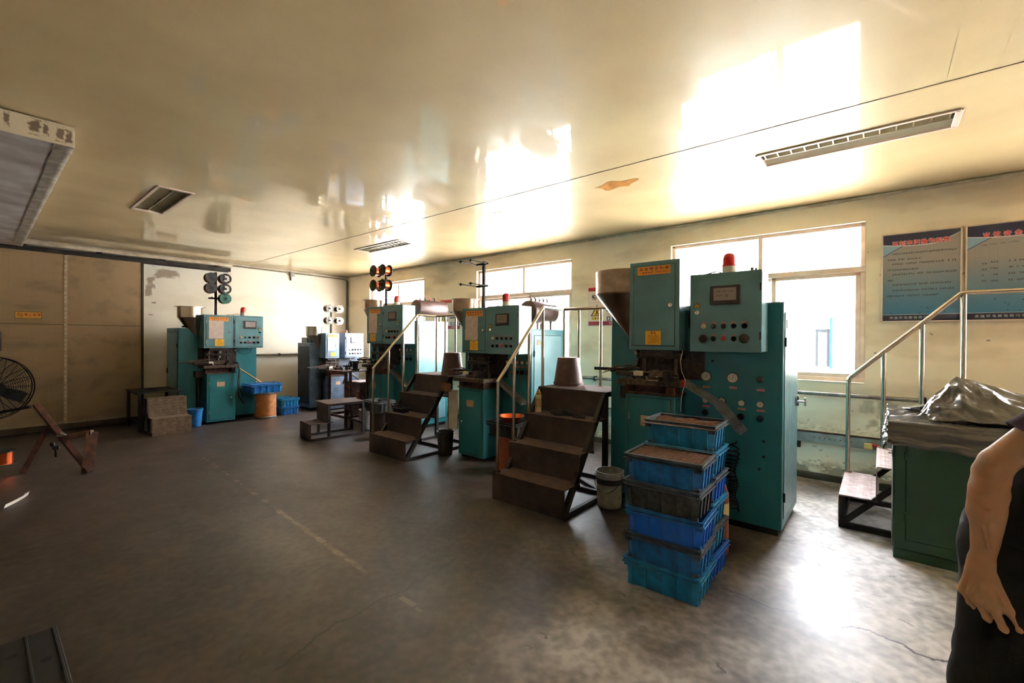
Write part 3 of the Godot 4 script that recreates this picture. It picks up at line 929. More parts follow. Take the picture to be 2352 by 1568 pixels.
func ceiling() -> void:
	var b := MB.new().bx(-0.3, RX + 0.3, RY + 0.12, RY + 0.32, -0.3, RZ + 0.3)
	var root := struct("ceiling", b, M.cream_paint, "glossy cream plastic panel ceiling that mirrors the windows")
	var cm := mat("ceiling_panel", Color(0.85, 0.76, 0.58), 0.42, 0.0, T.soft, 0.35)
	cm.metallic_specular = 0.3
	cm.clearcoat_enabled = true
	cm.clearcoat = 1.0
	cm.clearcoat_roughness = 0.05
	var wave := FastNoiseLite.new()
	wave.seed = 9
	wave.frequency = 0.9
	var pitch := 0.2
	var r := RandomNumberGenerator.new()
	r.seed = 4
	for row in 2:
		var z0 := 0.0 if row == 0 else 2.278
		var z1 := 2.262 if row == 0 else RZ
		for k in int(RX / pitch):
			var x0 := k * pitch
			var x1 := x0 + pitch - 0.0014
			var tilt := r.randf_range(-1, 1) * 0.0016
			var rects := [[x0, x1, z0, z1]]
			for L in LAMPS:
				var next := []
				for q in rects:
					if q[1] <= L[0] or q[0] >= L[1] or q[3] <= L[2] or q[2] >= L[3]:
						next.append(q)
						continue
					if q[2] < L[2]:
						next.append([q[0], q[1], q[2], L[2]])
					if q[3] > L[3]:
						next.append([q[0], q[1], L[3], q[3]])
					if q[0] < L[0]:
						next.append([q[0], L[0], maxf(q[2], L[2]), minf(q[3], L[3])])
					if q[1] > L[1]:
						next.append([L[1], q[1], maxf(q[2], L[2]), minf(q[3], L[3])])
				rects = next
			var s := MB.new()
			for q in rects:
				var nz := maxi(1, int((q[3] - q[2]) / 0.12))
				var g := []
				for j in nz + 1:
					var z: float = lerpf(q[2], q[3], float(j) / nz)
					var line := []
					for i in 7:
						var x: float = lerpf(q[0], q[1], i / 6.0)
						var e := (x - x0) / pitch - 0.5
						var y := RY + e * tilt + (e * e - 0.25) * 0.0009 + wave.get_noise_2d(x * 0.7 + k * 3.1, z * 0.7) * 0.0007
						line.append(Vector3(x, y, z))
					g.append(line)
				s.grid(g)
				s.bx(q[0], q[1] + 0.002, RY + 0.0022, RY + 0.012, q[2], q[3])
			obj("ceiling_panel", s, cm, root)
	var j := MB.new().bx(0, RX, RY - 0.004, RY + 0.01, 2.26, 2.28, 0.002)
	obj("joint_strip", j, mat("joint", Color(0.72, 0.62, 0.48), 0.35), root)
	for L in LAMPS:
		lamp(L)
	# rust coloured water stain and a scrape
	var st := MB.new()
	var poly := PackedVector2Array()
	for i in 40:
		var a := TAU * i / 40.0
		poly.append(Vector2(cos(a) * 0.2 * (1 + 0.25 * sin(3 * a + 1)), sin(a) * 0.1 * (1 + 0.3 * sin(5 * a))))
	st.at(Vector3(8.13, RY - 0.0015, 1.89), Basis(Vector3(1, 0, 0), PI / 2)).prism(poly, -0.0004, 0.0004)
	obj("water_stain", st, mat("stain", Color(0.74, 0.5, 0.2), 0.3, 0.0, T.dirt, 2.0), root)
	st = MB.new().at(Vector3(6.6, RY - 0.002, 1.9), Basis(Vector3.UP, 0.6)).bx(-0.05, 0.05, -0.001, 0.001, -0.006, 0.006)
	obj("scrape", st, mat("scrape", Color(0.35, 0.25, 0.14), 0.6), root)


func lamp(L: Array) -> void:
	var nth: int = names.get("ceiling_light", 0)
	var label: String = ["recessed ceiling light with two rows of louvres above the copper wire reels", "recessed louvred ceiling light near the sliding door, darker of the two small ones", "long recessed ceiling light with one row of louvre cells above the blue wall boards"][nth]
	var cx: float = (L[0] + L[1]) / 2
	var cz: float = (L[2] + L[3]) / 2
	var w: float = L[1] - L[0]
	var d: float = L[3] - L[2]
	var t := thing("ceiling_light", label, "ceiling light", Vector3(cx, RY, cz), 0.0, "recessed louvre lights")
	var b := MB.new()
	for s in [-1.0, 1.0]:
		b.bx(-w / 2, w / 2, -0.012, 0.004, s * d / 2 - s * 0.02, s * d / 2 + s * 0.012, 0.003)
		b.bx(s * w / 2 - s * 0.025, s * w / 2 + s * 0.012, -0.012, 0.004, -d / 2, d / 2, 0.003)
	obj("frame", b, M.alu, t)
	b = MB.new()
	# trough
	b.bx(-w / 2, w / 2, 0.06, 0.07, -d / 2, d / 2)
	for s in [-1.0, 1.0]:
		b.quad(Vector3(-w / 2, 0, s * d / 2), Vector3(w / 2, 0, s * d / 2), Vector3(w / 2, 0.06, s * d * 0.42), Vector3(-w / 2, 0.06, s * d * 0.42))
		b.bx(s * w / 2 - s * 0.006, s * w / 2, 0, 0.065, -d / 2, d / 2)
	obj("reflector", b, M.lamp_white, t)
	var rows: int = L[4]
	var tubes := MB.new()
	for k in rows:
		var z: float = (k - (rows - 1) * 0.5) * d * 0.46
		tubes.cyl(Vector3(-w / 2 + 0.03, 0.042, z), Vector3(w / 2 - 0.03, 0.042, z), 0.011, -1, 10)
	obj("lamp_tube", tubes, M.white_plastic, t)
	for k in rows:
		var z0 := -d / 2 + d * k / rows
		var z1 := z0 + d / rows
		if rows == 1:
			z0 = d * 0.02
			z1 = d / 2
		for i in 13:
			var x := -w / 2 + w * (i + 0.5) / 13.0
			var s := MB.new()
			s.quad(Vector3(x - 0.004, 0.0, z0 + 0.012), Vector3(x - 0.004, 0.0, z1 - 0.012), Vector3(x, 0.045, z1 - 0.012), Vector3(x, 0.045, z0 + 0.012))
			s.quad(Vector3(x + 0.004, 0.0, z0 + 0.012), Vector3(x + 0.004, 0.0, z1 - 0.012), Vector3(x, 0.045, z1 - 0.012), Vector3(x, 0.045, z0 + 0.012))
			s.quad(Vector3(x - 0.004, 0.0, z0 + 0.012), Vector3(x + 0.004, 0.0, z0 + 0.012), Vector3(x + 0.004, 0.0, z1 - 0.012), Vector3(x - 0.004, 0.0, z1 - 0.012))
			obj("louvre", s, M.louvre, t)
		if rows == 1:
			var s := MB.new().bx(-w / 2, w / 2, 0.0, 0.045, z0 - 0.004, z0 + 0.004, 0.002)
			obj("louvre_rail", s, M.louvre, t)
		elif k == 0:
			var s := MB.new().bx(-w / 2, w / 2, 0.0, 0.05, -0.006, 0.006, 0.002)
			obj("louvre_rail", s, M.louvre, t)


func windows() -> void:
	var k := 0
	for q in WINDOWS:
		k += 1
		var b := MB.new()
		var x0: float = q[0]
		var x1: float = q[1]
		# plaster reveal lining
		b.bx(x0, x0 + 0.006, SILL, HEAD, -0.25, 0.003)
		b.bx(x1 - 0.006, x1, SILL, HEAD, -0.25, 0.003)
		b.bx(x0, x1, HEAD - 0.006, HEAD, -0.25, 0.003)
		b.bx(x0, x1, SILL, SILL + 0.012, -0.25, 0.012, 0.003)
		var w := struct("window_%d" % k, b, M.reveal, "")
		var zf := -0.13
		var f := MB.new()
		var e := 0.045
		f.bx(x0 + 0.006, x0 + e, SILL, HEAD, zf, zf + 0.07, 0.003)
		f.bx(x1 - e, x1 - 0.006, SILL, HEAD, zf, zf + 0.07, 0.003)
		f.bx(x0, x1, HEAD - e, HEAD - 0.004, zf, zf + 0.07, 0.003)
		f.bx(x0, x1, SILL + 0.01, SILL + 0.055, zf, zf + 0.08, 0.003)
		obj("window_frame", f, M.alu, w)
		f = MB.new().bx(x0, x1, 2.225, 2.285, zf - 0.005, zf + 0.08, 0.004)
		obj("transom", f, M.alu, w)
		var xm := (x0 + x1) / 2 + 0.03
		f = MB.new().bx(xm - 0.022, xm + 0.022, 2.28, HEAD - 0.03, zf, zf + 0.065, 0.003)
		obj("mullion", f, M.alu, w)
		# two sliding sashes below
		for s in 2:
			var a := x0 + 0.045 if s == 0 else xm + 0.12
			var c := xm + 0.2 if s == 0 else x1 - 0.045
			var z: float = zf + (0.012 if s == 0 else 0.042)
			f = MB.new()
			f.bx(a, a + 0.042, SILL + 0.05, 2.23, z, z + 0.025, 0.002)
			f.bx(c - 0.042, c, SILL + 0.05, 2.23, z, z + 0.025, 0.002)
			f.bx(a, c, 2.19, 2.23, z, z + 0.025, 0.002)
			f.bx(a, c, SILL + 0.05, SILL + 0.095, z, z + 0.025, 0.002)
			obj("sash", f, M.alu, w)
			f = MB.new().bx(a + 0.04, c - 0.04, SILL + 0.09, 2.195, z + 0.011, z + 0.014)
			obj("pane", f, M.glass, w)
		for s in 2:
			f = MB.new().bx(x0 + 0.04 if s == 0 else xm + 0.02, xm - 0.02 if s == 0 else x1 - 0.04, 2.28, HEAD - 0.04, zf + 0.03, zf + 0.033)
			obj("pane", f, M.glass, w)
		w.set_meta("label", ["sliding window behind the copper wire reels, nearest the corner", "sliding window behind the middle oil tank", "large bright sliding window behind the nearest press", "sliding window past the blue wall boards"][k - 1])


func outside() -> void:
	var b := MB.new().bx(-14, 30, -0.3, -0.15, -22, -0.27)
	struct("yard", b, M.yard, "pale concrete yard outside the windows")
	# building across the yard, seen white through the glass
	var t := thing("building", "pale building across the yard with a grey framed window", "building", Vector3(8.9, -0.15, -9))
	b = MB.new().bx(-16, 14, 0, 5.2, -6, 0)
	obj("wall", b, M.yard_wall, t)
	b = MB.new()
	b.bx(-0.16, -0.11, 0.95, 1.98, 0, 0.05, 0.005)
	b.bx(0.11, 0.16, 0.95, 1.98, 0, 0.05, 0.005)
	b.bx(-0.16, 0.16, 1.93, 1.98, 0, 0.05, 0.005)
	obj("window_frame", b, M.yard_grey, t)
	b = MB.new().bx(-0.11, 0.11, 0.95, 1.93, 0.0, 0.01)
	obj("pane", b, mat("yard_pane", Color(0.13, 0.135, 0.145), 0.9), t)
	M.yard_pane.metallic_specular = 0.0
	b = MB.new().cyl(Vector3(0.19, 0.9, 0.06), Vector3(0.19, 2.3, 0.06), 0.035)
	obj("drain_pipe", b, M.yard_blue, t)


func fittings() -> void:
	# sliding door of two sandwich panels hung from the track
	var t := thing("sliding_door", "tan sliding door of two sandwich panels with a white riveted joint", "sliding door", Vector3(0.07, 0.0, 4.93))
	var im := plaster(512, 640, Color(0.55, 0.45, 0.31), Color(0.36, 0.3, 0.22), Color(0.43, 0.36, 0.28), 0.4, 61, 0.03)
	for k in 9:
		var x := 20.0 + k * 58
		im.fill_rect(Rect2i(int(x), 0, 1, 640), Color(0.5, 0.41, 0.29))
	im.fill_rect(Rect2i(0, 262, 512, 3), Color(0.36, 0.29, 0.2))
	var dm := pic("door_sheet", im, 0.6)
	for s in 2:
		var b := MB.new()
		var z0 := -0.945 if s == 0 else 0.014
		var z1 := -0.014 if s == 0 else 2.1
		b.bx(0.0, 0.058, 0.09, 2.8, z0, z1, 0.004)
		wall_piece(b, Vector3(0.0595, 0.09, z1), Vector3.FORWARD, Vector3.UP, z1 - z0, 2.71, 0.004, z1 - z0 - 0.004, 0.004, 2.7)
		obj("door_panel", b, dm, t)
	var b := MB.new().bx(0.055, 0.066, 0.115, 2.79, -0.018, 0.018, 0.002)
	for k in 17:
		b.lathe(Vector3(0.066, 0.36 + k * 0.15, 0), [Vector2(0.006, 0), Vector2(0.004, 0.003), Vector2(0, 0.0035)], 8, true, Vector3.RIGHT)
	obj("joint_strip", b, M.strip_white, t)
	b = MB.new().bx(-0.005, 0.07, 0.08, 2.8, -0.975, -0.945, 0.003)
	obj("edge_channel", b, M.olive_edge, t)
	b = MB.new().bx(-0.005, 0.066, 0.02, 0.11, -0.97, 2.1, 0.003)
	obj("bottom_rail", b, M.olive_edge, t)
	printed("no_smoking_plate", M.no_smoking, t, Vector3(0.062, 1.817, 0.4), 0.28, 0.105, Basis(Vector3.UP, PI / 2), 0.004).set_meta("label", "gold plate reading no smoking")
	# door track
	t = thing("door_track", "dark steel sliding door track along the top of the far wall", "door track", Vector3(0.0, 2.8, 4.6))
	b = MB.new()
	b.bx(0.02, 0.15, 0.055, 0.075, -2.0, 2.6, 0.003)
	b.bx(0.135, 0.15, 0.0, 0.07, -2.0, 2.6, 0.003)
	b.bx(0.0, 0.02, 0.0, 0.075, -2.0, 2.6, 0.003)
	obj("channel", b, M.track, t)
	for k in 6:
		b = MB.new().bx(0.0, 0.12, 0.07, 0.1, -1.8 + k * 0.85, -1.74 + k * 0.85, 0.003)
		obj("bracket", b, M.rusty if k == 2 else M.track, t)
	b = MB.new().bx(0.002, 0.1, 2.9, 2.962, 2.55, RZ, 0.006)
	struct("trim_3", b, M.cream_paint, "cream painted beam above the sliding door track")
	# conduit on the far wall and down the corner
	b = MB.new().tube([V(0.03, 2.945, 3.4), V(0.03, 2.93, 0.12), V(0.03, 2.92, 0.05), V(0.035, 2.86, 0.035), V(0.035, 0.05, 0.035)], 0.013, 8)
	b.tube([V(0.06, 2.9, 0.03), V(0.06, 0.05, 0.03)], 0.011, 8)
	tag(obj("conduit_pipe", b, M.conduit), "thin conduit under the ceiling of the far wall and down the corner", "conduit")
	t = thing("junction_box", "small junction box with a clamp on the far wall conduit", "junction box", Vector3(0.0, 2.9, 1.35))
	obj("box", MB.new().bx(0.0, 0.07, -0.035, 0.045, -0.05, 0.05, 0.004), M.galvanised, t)
	obj("clamp", MB.new().bx(0.005, 0.04, -0.13, -0.03, 0.01, 0.03, 0.003), M.conduit, t)
	# pipes along the walls
	t = thing("wall_pipe", "grey pipe clamped along the far wall at waist height", "pipe")
	obj("pipe", MB.new().tube([V(0.055, 1.135, 3.6), V(0.055, 1.135, 0.09), V(0.09, 1.11, 0.055)], 0.019, 10), M.conduit, t)
	for z in [1.62, 0.9, 2.6]:
		obj("pipe_clip", MB.new().bx(0.002, 0.078, 1.11, 1.162, z - 0.012, z + 0.012, 0.003), M.dark_iron, t)
	t = thing("wall_pipe", "steel pipe clamped along the wall below the windows", "pipe")
	obj("pipe", MB.new().tube([V(0.1, 0.935, 0.055), V(RX - 0.05, 0.935, 0.055)], 0.021, 10), M.galvanised, t)
	for x in [1.2, 3.6, 6.9, 10.45, 12.5]:
		obj("pipe_clip", MB.new().bx(x - 0.012, x + 0.012, 0.9, 0.965, 0.002, 0.08, 0.003), M.dark_iron, t)
	# steel channel low on the window wall
	t = thing("steel_beam", "pale blue steel channel bolted low along the window wall", "beam", Vector3(10.2, 0.46, 0.0))
	b = MB.new()
	b.bx(-3.6, 2.2, -0.055, 0.055, 0.045, 0.06, 0.003)
	b.bx(-3.6, 2.2, 0.045, 0.055, 0.0, 0.06, 0.003)
	b.bx(-3.6, 2.2, -0.057, -0.045, 0.0, 0.06, 0.003)
	obj("channel", b, M.beam, t)
	obj("rusty_edge", MB.new().bx(-3.6, 2.2, 0.055, 0.06, 0.0, 0.062, 0.001), M.rusty, t)
	for k in 8:
		obj("bolt_hole", MB.new().cyl(Vector3(-0.62 + k * 0.045, 0.0, 0.0595), Vector3(-0.62 + k * 0.045, 0.0, 0.0612), 0.006, -1, 8), M.black, t)
	obj("bracket", MB.new().bx(-0.79, -0.75, -0.13, -0.05, 0.0, 0.055, 0.003), M.dark_iron, t)
	t = thing("clamp", "yellow and red clamp hooked on the steel beam beside the white steps", "clamp", Vector3(10.05, 0.44, 0.06))
	obj("jaw", MB.new().bx(-0.05, 0.02, -0.03, 0.03, 0.0, 0.05, 0.01), M.yellow_clamp, t)
	obj("handle", MB.new().tube([V(0.02, 0.02, 0.03), V(0.08, 0.01, 0.05), V(0.13, -0.04, 0.05), V(0.14, -0.09, 0.05)], 0.016, 8), M.red_knob, t)
	# wall boards
	for k in 2:
		t = thing("wall_board", ["framed blue notice board with red title, left of the two, beside the window", "framed blue notice board with a table, right of the two, cut by the picture edge"][k], "notice board", Vector3(10.41 if k == 0 else 11.005, 2.132, 0.006), 0.0, "blue wall boards")
		var w := 0.575
		obj("backing", MB.new().bx(-w / 2, w / 2, -0.435, 0.435, 0.0, 0.012, 0.001), M.galvanised, t)
		printed("poster", M["board_%d" % k], t, Vector3(0, 0, 0.012), w - 0.02, 0.85, Basis(), 0.001)
		b = MB.new()
		for s in [-1.0, 1.0]:
			b.bx(s * w / 2 - s * 0.012, s * w / 2, -0.44, 0.44, 0.0, 0.022, 0.003)
			b.bx(-w / 2, w / 2, s * 0.44 - s * 0.012, s * 0.44, 0.0, 0.022, 0.003)
		obj("frame", b, M.alu, t)
	# dust notices
	for k in 2:
		t = thing("dust_notice", ["white and red dust hazard notice on the wall behind the nearest press hopper", "white and red dust hazard notice behind the horizontal brown tank of the second press"][k], "notice", Vector3([7.05, 3.72][k], [1.99, 1.97][k], 0.004))
		obj("frame", MB.new().bx(-0.3, 0.3, -0.292, 0.292, 0.0, 0.008, 0.002), M.alu, t)
		printed("poster", M.dust_notice, t, Vector3(0, 0, 0.008), 0.57, 0.56, Basis(), 0.001)
	# insulated duct under the ceiling
	t = thing("air_duct", "large grey white insulated duct hanging from the ceiling with a stained end", "duct", Vector3(3.0, 2.845, 5.87))
	obj("duct_body", MB.new().bx(-2.78, 2.66, 0.0, 0.14, -0.47, 0.6, 0.004), M.duct, t)
	im = canvas(512, 84, Color(0.72, 0.66, 0.55))
	for q in [[70, 20], [96, 30], [212, 16], [250, 10], [300, 20], [330, 16], [360, 8], [420, 16], [446, 8], [478, 12], [500, 10]]:
		smudge(im, q[0], rng.randf_range(30, 50), q[1], 34, Color(0.36, 0.28, 0.22), 0.9)
	pic("duct_end", im, 0.6)
	var ep := MB.new()
	ep.bx(2.66, 2.672, -0.002, 0.145, -0.475, 0.605, 0.002)
	obj("end_plate", ep, M.foil, t)
	printed("stained_face", M.duct_end, t, Vector3(2.672, 0.0715, 0.065), 1.07, 0.143, Basis(Vector3.UP, PI / 2), 0.002)
	# crinkled foil tape along its lower edge, in lengths
	var r := RandomNumberGenerator.new()
	r.seed = 15
	var x := 2.66
	while x > -2.45:
		var len := r.randf_range(0.18, 0.5)
		var s := MB.new()
		var g := []
		for i in 9:
			var row := []
			for q in [[-0.474, 0.05], [-0.476, 0.01], [-0.47, -0.004], [-0.44, -0.005], [-0.375, -0.003]]:
				row.append(Vector3(x - len * i / 8.0, q[1] + r.randf_range(-0.002, 0.001), q[0] + r.randf_range(-0.003, 0.003)))
			g.append(row)
		s.grid(g)
		obj("foil_tape", s, M.foil, t)
		x -= len - 0.004


# ---------------------------------------------------------------- presses
func lock(parent: Node3D, x: float, y: float, z: float) -> void:
	var b := MB.new().lathe(Vector3(x, y, z), [Vector2(0, -0.001), Vector2(0.021, 0), Vector2(0.021, 0.006), Vector2(0.017, 0.012), Vector2(0.009, 0.013), Vector2(0, 0.011)], 16, false, Vector3.BACK)
	b.bx(x - 0.002, x + 0.002, y - 0.008, y + 0.008, z + 0.011, z + 0.016)
	obj("lock", b, M.chrome, parent)


func hinge(parent: Node3D, x: float, y: float, z: float, m: Material) -> void:
	obj("hinge", MB.new().cyl(Vector3(x, y - 0.028, z), Vector3(x, y + 0.028, z), 0.007, -1, 8), m, parent)


# a sheet metal box with a door on its front; parts hang on the box
func cabinet_box(called: String, parent: Node3D, x0: float, x1: float, y0: float, y1: float, z0: float, z1: float, m: Material, inset := 0.028, hinge_right := false) -> MeshInstance3D:
	var o := obj(called, MB.new().bx(x0, x1, y0, y1, z0, z1, 0.004), m, parent)
	var b := MB.new()
	# dark gap round the door leaf
	b.bx(x0 + inset, x1 - inset, y0 + inset, y1 - inset, z1 - 0.001, z1 + 0.0006)
	obj("door_gap", b, M.seam, o)
	obj("door", MB.new().bx(x0 + inset + 0.004, x1 - inset - 0.004, y0 + inset + 0.004, y1 - inset - 0.004, z1, z1 + 0.006, 0.003), m, o)
	for k in [0.2, 0.8]:
		hinge(o, (x1 - inset - 0.002) if hinge_right else (x0 + inset + 0.002), lerpf(y0, y1, k), z1 + 0.007, M.galvanised)
	return o


func control_panel(p: Dictionary, parent: Node3D, x0: float, x1: float, y0: float, y1: float, z0: float) -> void:
	var w := x1 - x0
	var h := y1 - y0
	var o := obj("control_box", MB.new().bx(x0, x1, y0, y1, z0, 0.0, 0.005), p.paint, parent)
	if p.get("rimmed", true):
		obj("door_gap", MB.new().bx(x0 + 0.02, x1 - 0.02, y0 + 0.02, y1 - 0.02, -0.001, 0.0006), M.seam, o)
		obj("door", MB.new().bx(x0 + 0.025, x1 - 0.025, y0 + 0.025, y1 - 0.025, 0.0, 0.006, 0.003), p.paint, o)
	else:
		obj("door", MB.new().bx(x0 - 0.004, x1 + 0.004, y0 - 0.004, y1 + 0.004, 0.0, 0.008, 0.004), p.paint, o)
	var z := 0.008
	var s := w / 0.5
	var sx: float = x0 + w * p.get("screen_x", 0.5)
	var sy := y0 + h * 0.72
	obj("screen_bezel", MB.new().bx(sx - 0.105 * s, sx + 0.105 * s, sy - 0.072 * s, sy + 0.072 * s, z, z + 0.012, 0.004), M.screen_frame, o)
	printed("screen", M.screen_print, o, Vector3(sx, sy + 0.006 * s, z + 0.0122), 0.16 * s, 0.095 * s, Basis(), 0.001)
	var lx: float = x0 + w * p.get("lock_x", 0.07)
	lock(o, lx, y0 + h * p.get("lock_y", 0.5), z)
	printed("warning_triangle", M.bolt_triangle, o, Vector3(lx, y0 + h * p.get("lock_y", 0.5) + 0.056 * s, z), 0.052 * s, 0.046 * s)
	for k in [0.2, 0.8]:
		hinge(o, (x1 - 0.004) if p.get("lock_x", 0.07) < 0.5 else (x0 + 0.01), y0 + h * k, z, M.black)
	var colors := [M.cream_knob, M.black_gloss, M.black_gloss, M.black_gloss, M.black_gloss, M.black_gloss, M.black_gloss, M.red_knob, M.black_gloss, M.black_gloss]
	if p.get("green", false):
		colors[1] = M.green_knob
		colors[4] = M.red_knob
	for i in 10:
		var bxp: float = x0 + w * (0.2 + 0.145 * (i % 5)) + (0.02 if p.get("rimmed", true) else 0.0)
		var by := y0 + h * (0.325 if i < 5 else 0.165)
		var big: bool = p.get("domes", false) and (i == 5 or i == 9)
		var r := 0.015 * s
		if big:
			var kb := MB.new().lathe(Vector3(bxp, by, z), [Vector2(0.034, -0.001), Vector2(0.034, 0.012), Vector2(0.03, 0.018), Vector2(0.02, 0.023), Vector2(0, 0.025)], 20, false, Vector3.BACK)
			obj("palm_button", kb, M.oily, o)
			continue
		var b := MB.new().lathe(Vector3(bxp, by, z), [Vector2(r * 1.25, -0.001), Vector2(r * 1.25, 0.004), Vector2(r, 0.006), Vector2(r, 0.016), Vector2(r * 0.85, 0.02), Vector2(0, 0.021)], 14, false, Vector3.BACK)
		if i in [1, 2, 3, 6, 8]:
			b.bx(bxp - 0.004, bxp + 0.004, by - r * 0.95, by + r * 0.95, z + 0.018, z + 0.028, 0.002)
		obj("push_button", b, colors[i], o)
		printed("button_label", M.name_strip, o, Vector3(bxp, by + 0.026 * s, z), 0.03 * s, 0.011 * s, Basis(), 0.0015)


func gauge(parent: Node3D, x: float, y: float, z: float, r: float) -> void:
	var b := MB.new().lathe(Vector3(x, y, z), [Vector2(r, -0.001), Vector2(r, 0.008), Vector2(r * 0.92, 0.016), Vector2(r * 0.8, 0.014), Vector2(0, 0.0135)], 20, false, Vector3.BACK)
	var o := obj("pressure_gauge", b, M.steel, parent)
	var d := MB.new()
	for i in 20:
		var a0 := TAU * i / 20.0
		var a1 := TAU * (i + 1) / 20.0
		var q := r * 0.8
		d.tri(Vector3(x, y, z + 0.0145), Vector3(x + cos(a0) * q, y + sin(a0) * q, z + 0.0145), Vector3(x + cos(a1) * q, y + sin(a1) * q, z + 0.0145), Vector3.BACK, Vector3.BACK, Vector3.BACK, Vector2(0.5, 0.5), Vector2(0.5 + 0.5 * cos(a0), 0.5 - 0.5 * sin(a0)), Vector2(0.5 + 0.5 * cos(a1), 0.5 - 0.5 * sin(a1)))
	obj("dial", d, M.dial, o)


func knob(parent: Node3D, x: float, y: float, z: float, r: float) -> void:
	var b := MB.new().lathe(Vector3(x, y, z), [Vector2(r * 0.6, -0.001), Vector2(r * 0.6, 0.012), Vector2(r, 0.014), Vector2(r, 0.032), Vector2(r * 0.8, 0.038), Vector2(0, 0.038)], 14, false, Vector3.BACK)
	obj("regulator_knob", b, M.black_gloss, parent)


func beacon(parent: Node3D, x: float, y: float, z: float, s := 1.0) -> void:
	var b := MB.new().lathe(Vector3(x, y, z), [Vector2(0.048 * s, -0.001), Vector2(0.048 * s, 0.062 * s), Vector2(0.044 * s, 0.066 * s), Vector2(0, 0.066 * s)], 20)
	var o := obj("beacon_base", b, M.white_plastic, parent)
	var d := MB.new().lathe(Vector3(x, y + 0.064 * s, z), [Vector2(0.05 * s, 0), Vector2(0.05 * s, 0.014 * s), Vector2(0.044 * s, 0.016 * s), Vector2(0.043 * s, 0.07 * s), Vector2(0.036 * s, 0.092 * s), Vector2(0.02 * s, 0.103 * s), Vector2(0, 0.105 * s)], 24, false)
	for k in 14:
		var a := TAU * k / 14.0
		d.bar(Vector3(x + cos(a) * 0.043 * s, y + 0.082 * s, z + sin(a) * 0.043 * s), Vector3(x + cos(a) * 0.043 * s, y + 0.13 * s, z + sin(a) * 0.043 * s), 0.004 * s, 0.004 * s, 0.0)
	obj("beacon_dome", d, M.red_plastic, o)


# steel funnel: straight rim, then a cone whose tip is drawn sideways
func hopper(parent: Node3D, c: Vector3, r: float, ytop: float, ytip: float, dx: float, m: Material, lip := 0.025) -> void:
	var b := MB.new()
	var rows := []
	var H := ytop - ytip
	for q in [[0.0, r - 0.004, 0.0], [0.0, r, 0.0], [0.02, r, 0.0], [0.3, r, 0.02], [0.32, r * 0.985, 0.04], [0.5, r * 0.735, 0.28], [0.7, r * 0.46, 0.56], [0.9, r * 0.19, 0.86], [1.0, r * 0.12, 1.0], [1.12, r * 0.12, 1.1]]:
		var row := []
		for i in 28:
			var a := TAU * i / 28.0
			row.append(Vector3(c.x + dx * q[2] + cos(a) * q[1], ytop - H * q[0], c.z + sin(a) * q[1]))
		rows.append(row)
	# inside wall
	var inner := []
	for q in [[0.0, r - 0.004, 0.0], [0.3, r - 0.004, 0.02], [0.6, r * 0.6 - 0.004, 0.4]]:
		var row := []
		for i in 28:
			var a := TAU * i / 28.0
			row.append(Vector3(c.x + dx * q[2] + cos(a) * q[1], ytop - H * q[0], c.z + sin(a) * q[1]))
		inner.append(row)
	b.grid(rows.slice(1, 4), true)
	b.grid(rows.slice(3, 5), true)
	b.grid(rows.slice(4), true)
	b.grid(inner, true)
	var o := obj("hopper", b, m, parent)
	if lip > 0.0:
		obj("hopper_lip", MB.new().lathe(Vector3(c.x, ytop, c.z), [Vector2(r - 0.004, -0.004), Vector2(r + lip, -0.004), Vector2(r + lip, 0.003), Vector2(r - 0.004, 0.003), Vector2(r - 0.004, -0.004)], 28), m, o)


func pole(parent: Node3D, x: float, z: float, y0: float, y1: float, levels: Array, span: float, m: Material, pins := true, fwd := 0.13) -> void:
	var o := obj("reel_pole", MB.new().bar(Vector3(x, y0, z), Vector3(x, y1, z), 0.034, 0.034), m, parent)
	for y in levels:
		var b := MB.new().bx(x - span, x + span, y - 0.015, y + 0.015, z + 0.017, z + 0.045, 0.003)
		obj("cross_arm", b, m, o)
		for s in [-1.0, 1.0]:
			if pins:
				b = MB.new().cyl(Vector3(x + s * span * 0.9, y, z + 0.03), Vector3(x + s * span * 0.9, y, z + 0.03 + fwd), 0.008, -1, 8)
				b.lathe(Vector3(x + s * span * 0.9, y, z + 0.03 + fwd), [Vector2(0.018, 0), Vector2(0.018, 0.012), Vector2(0.006, 0.016), Vector2(0.005, 0.045), Vector2(0, 0.047)], 10, false, Vector3.BACK)
				obj("spindle", b, m, o)


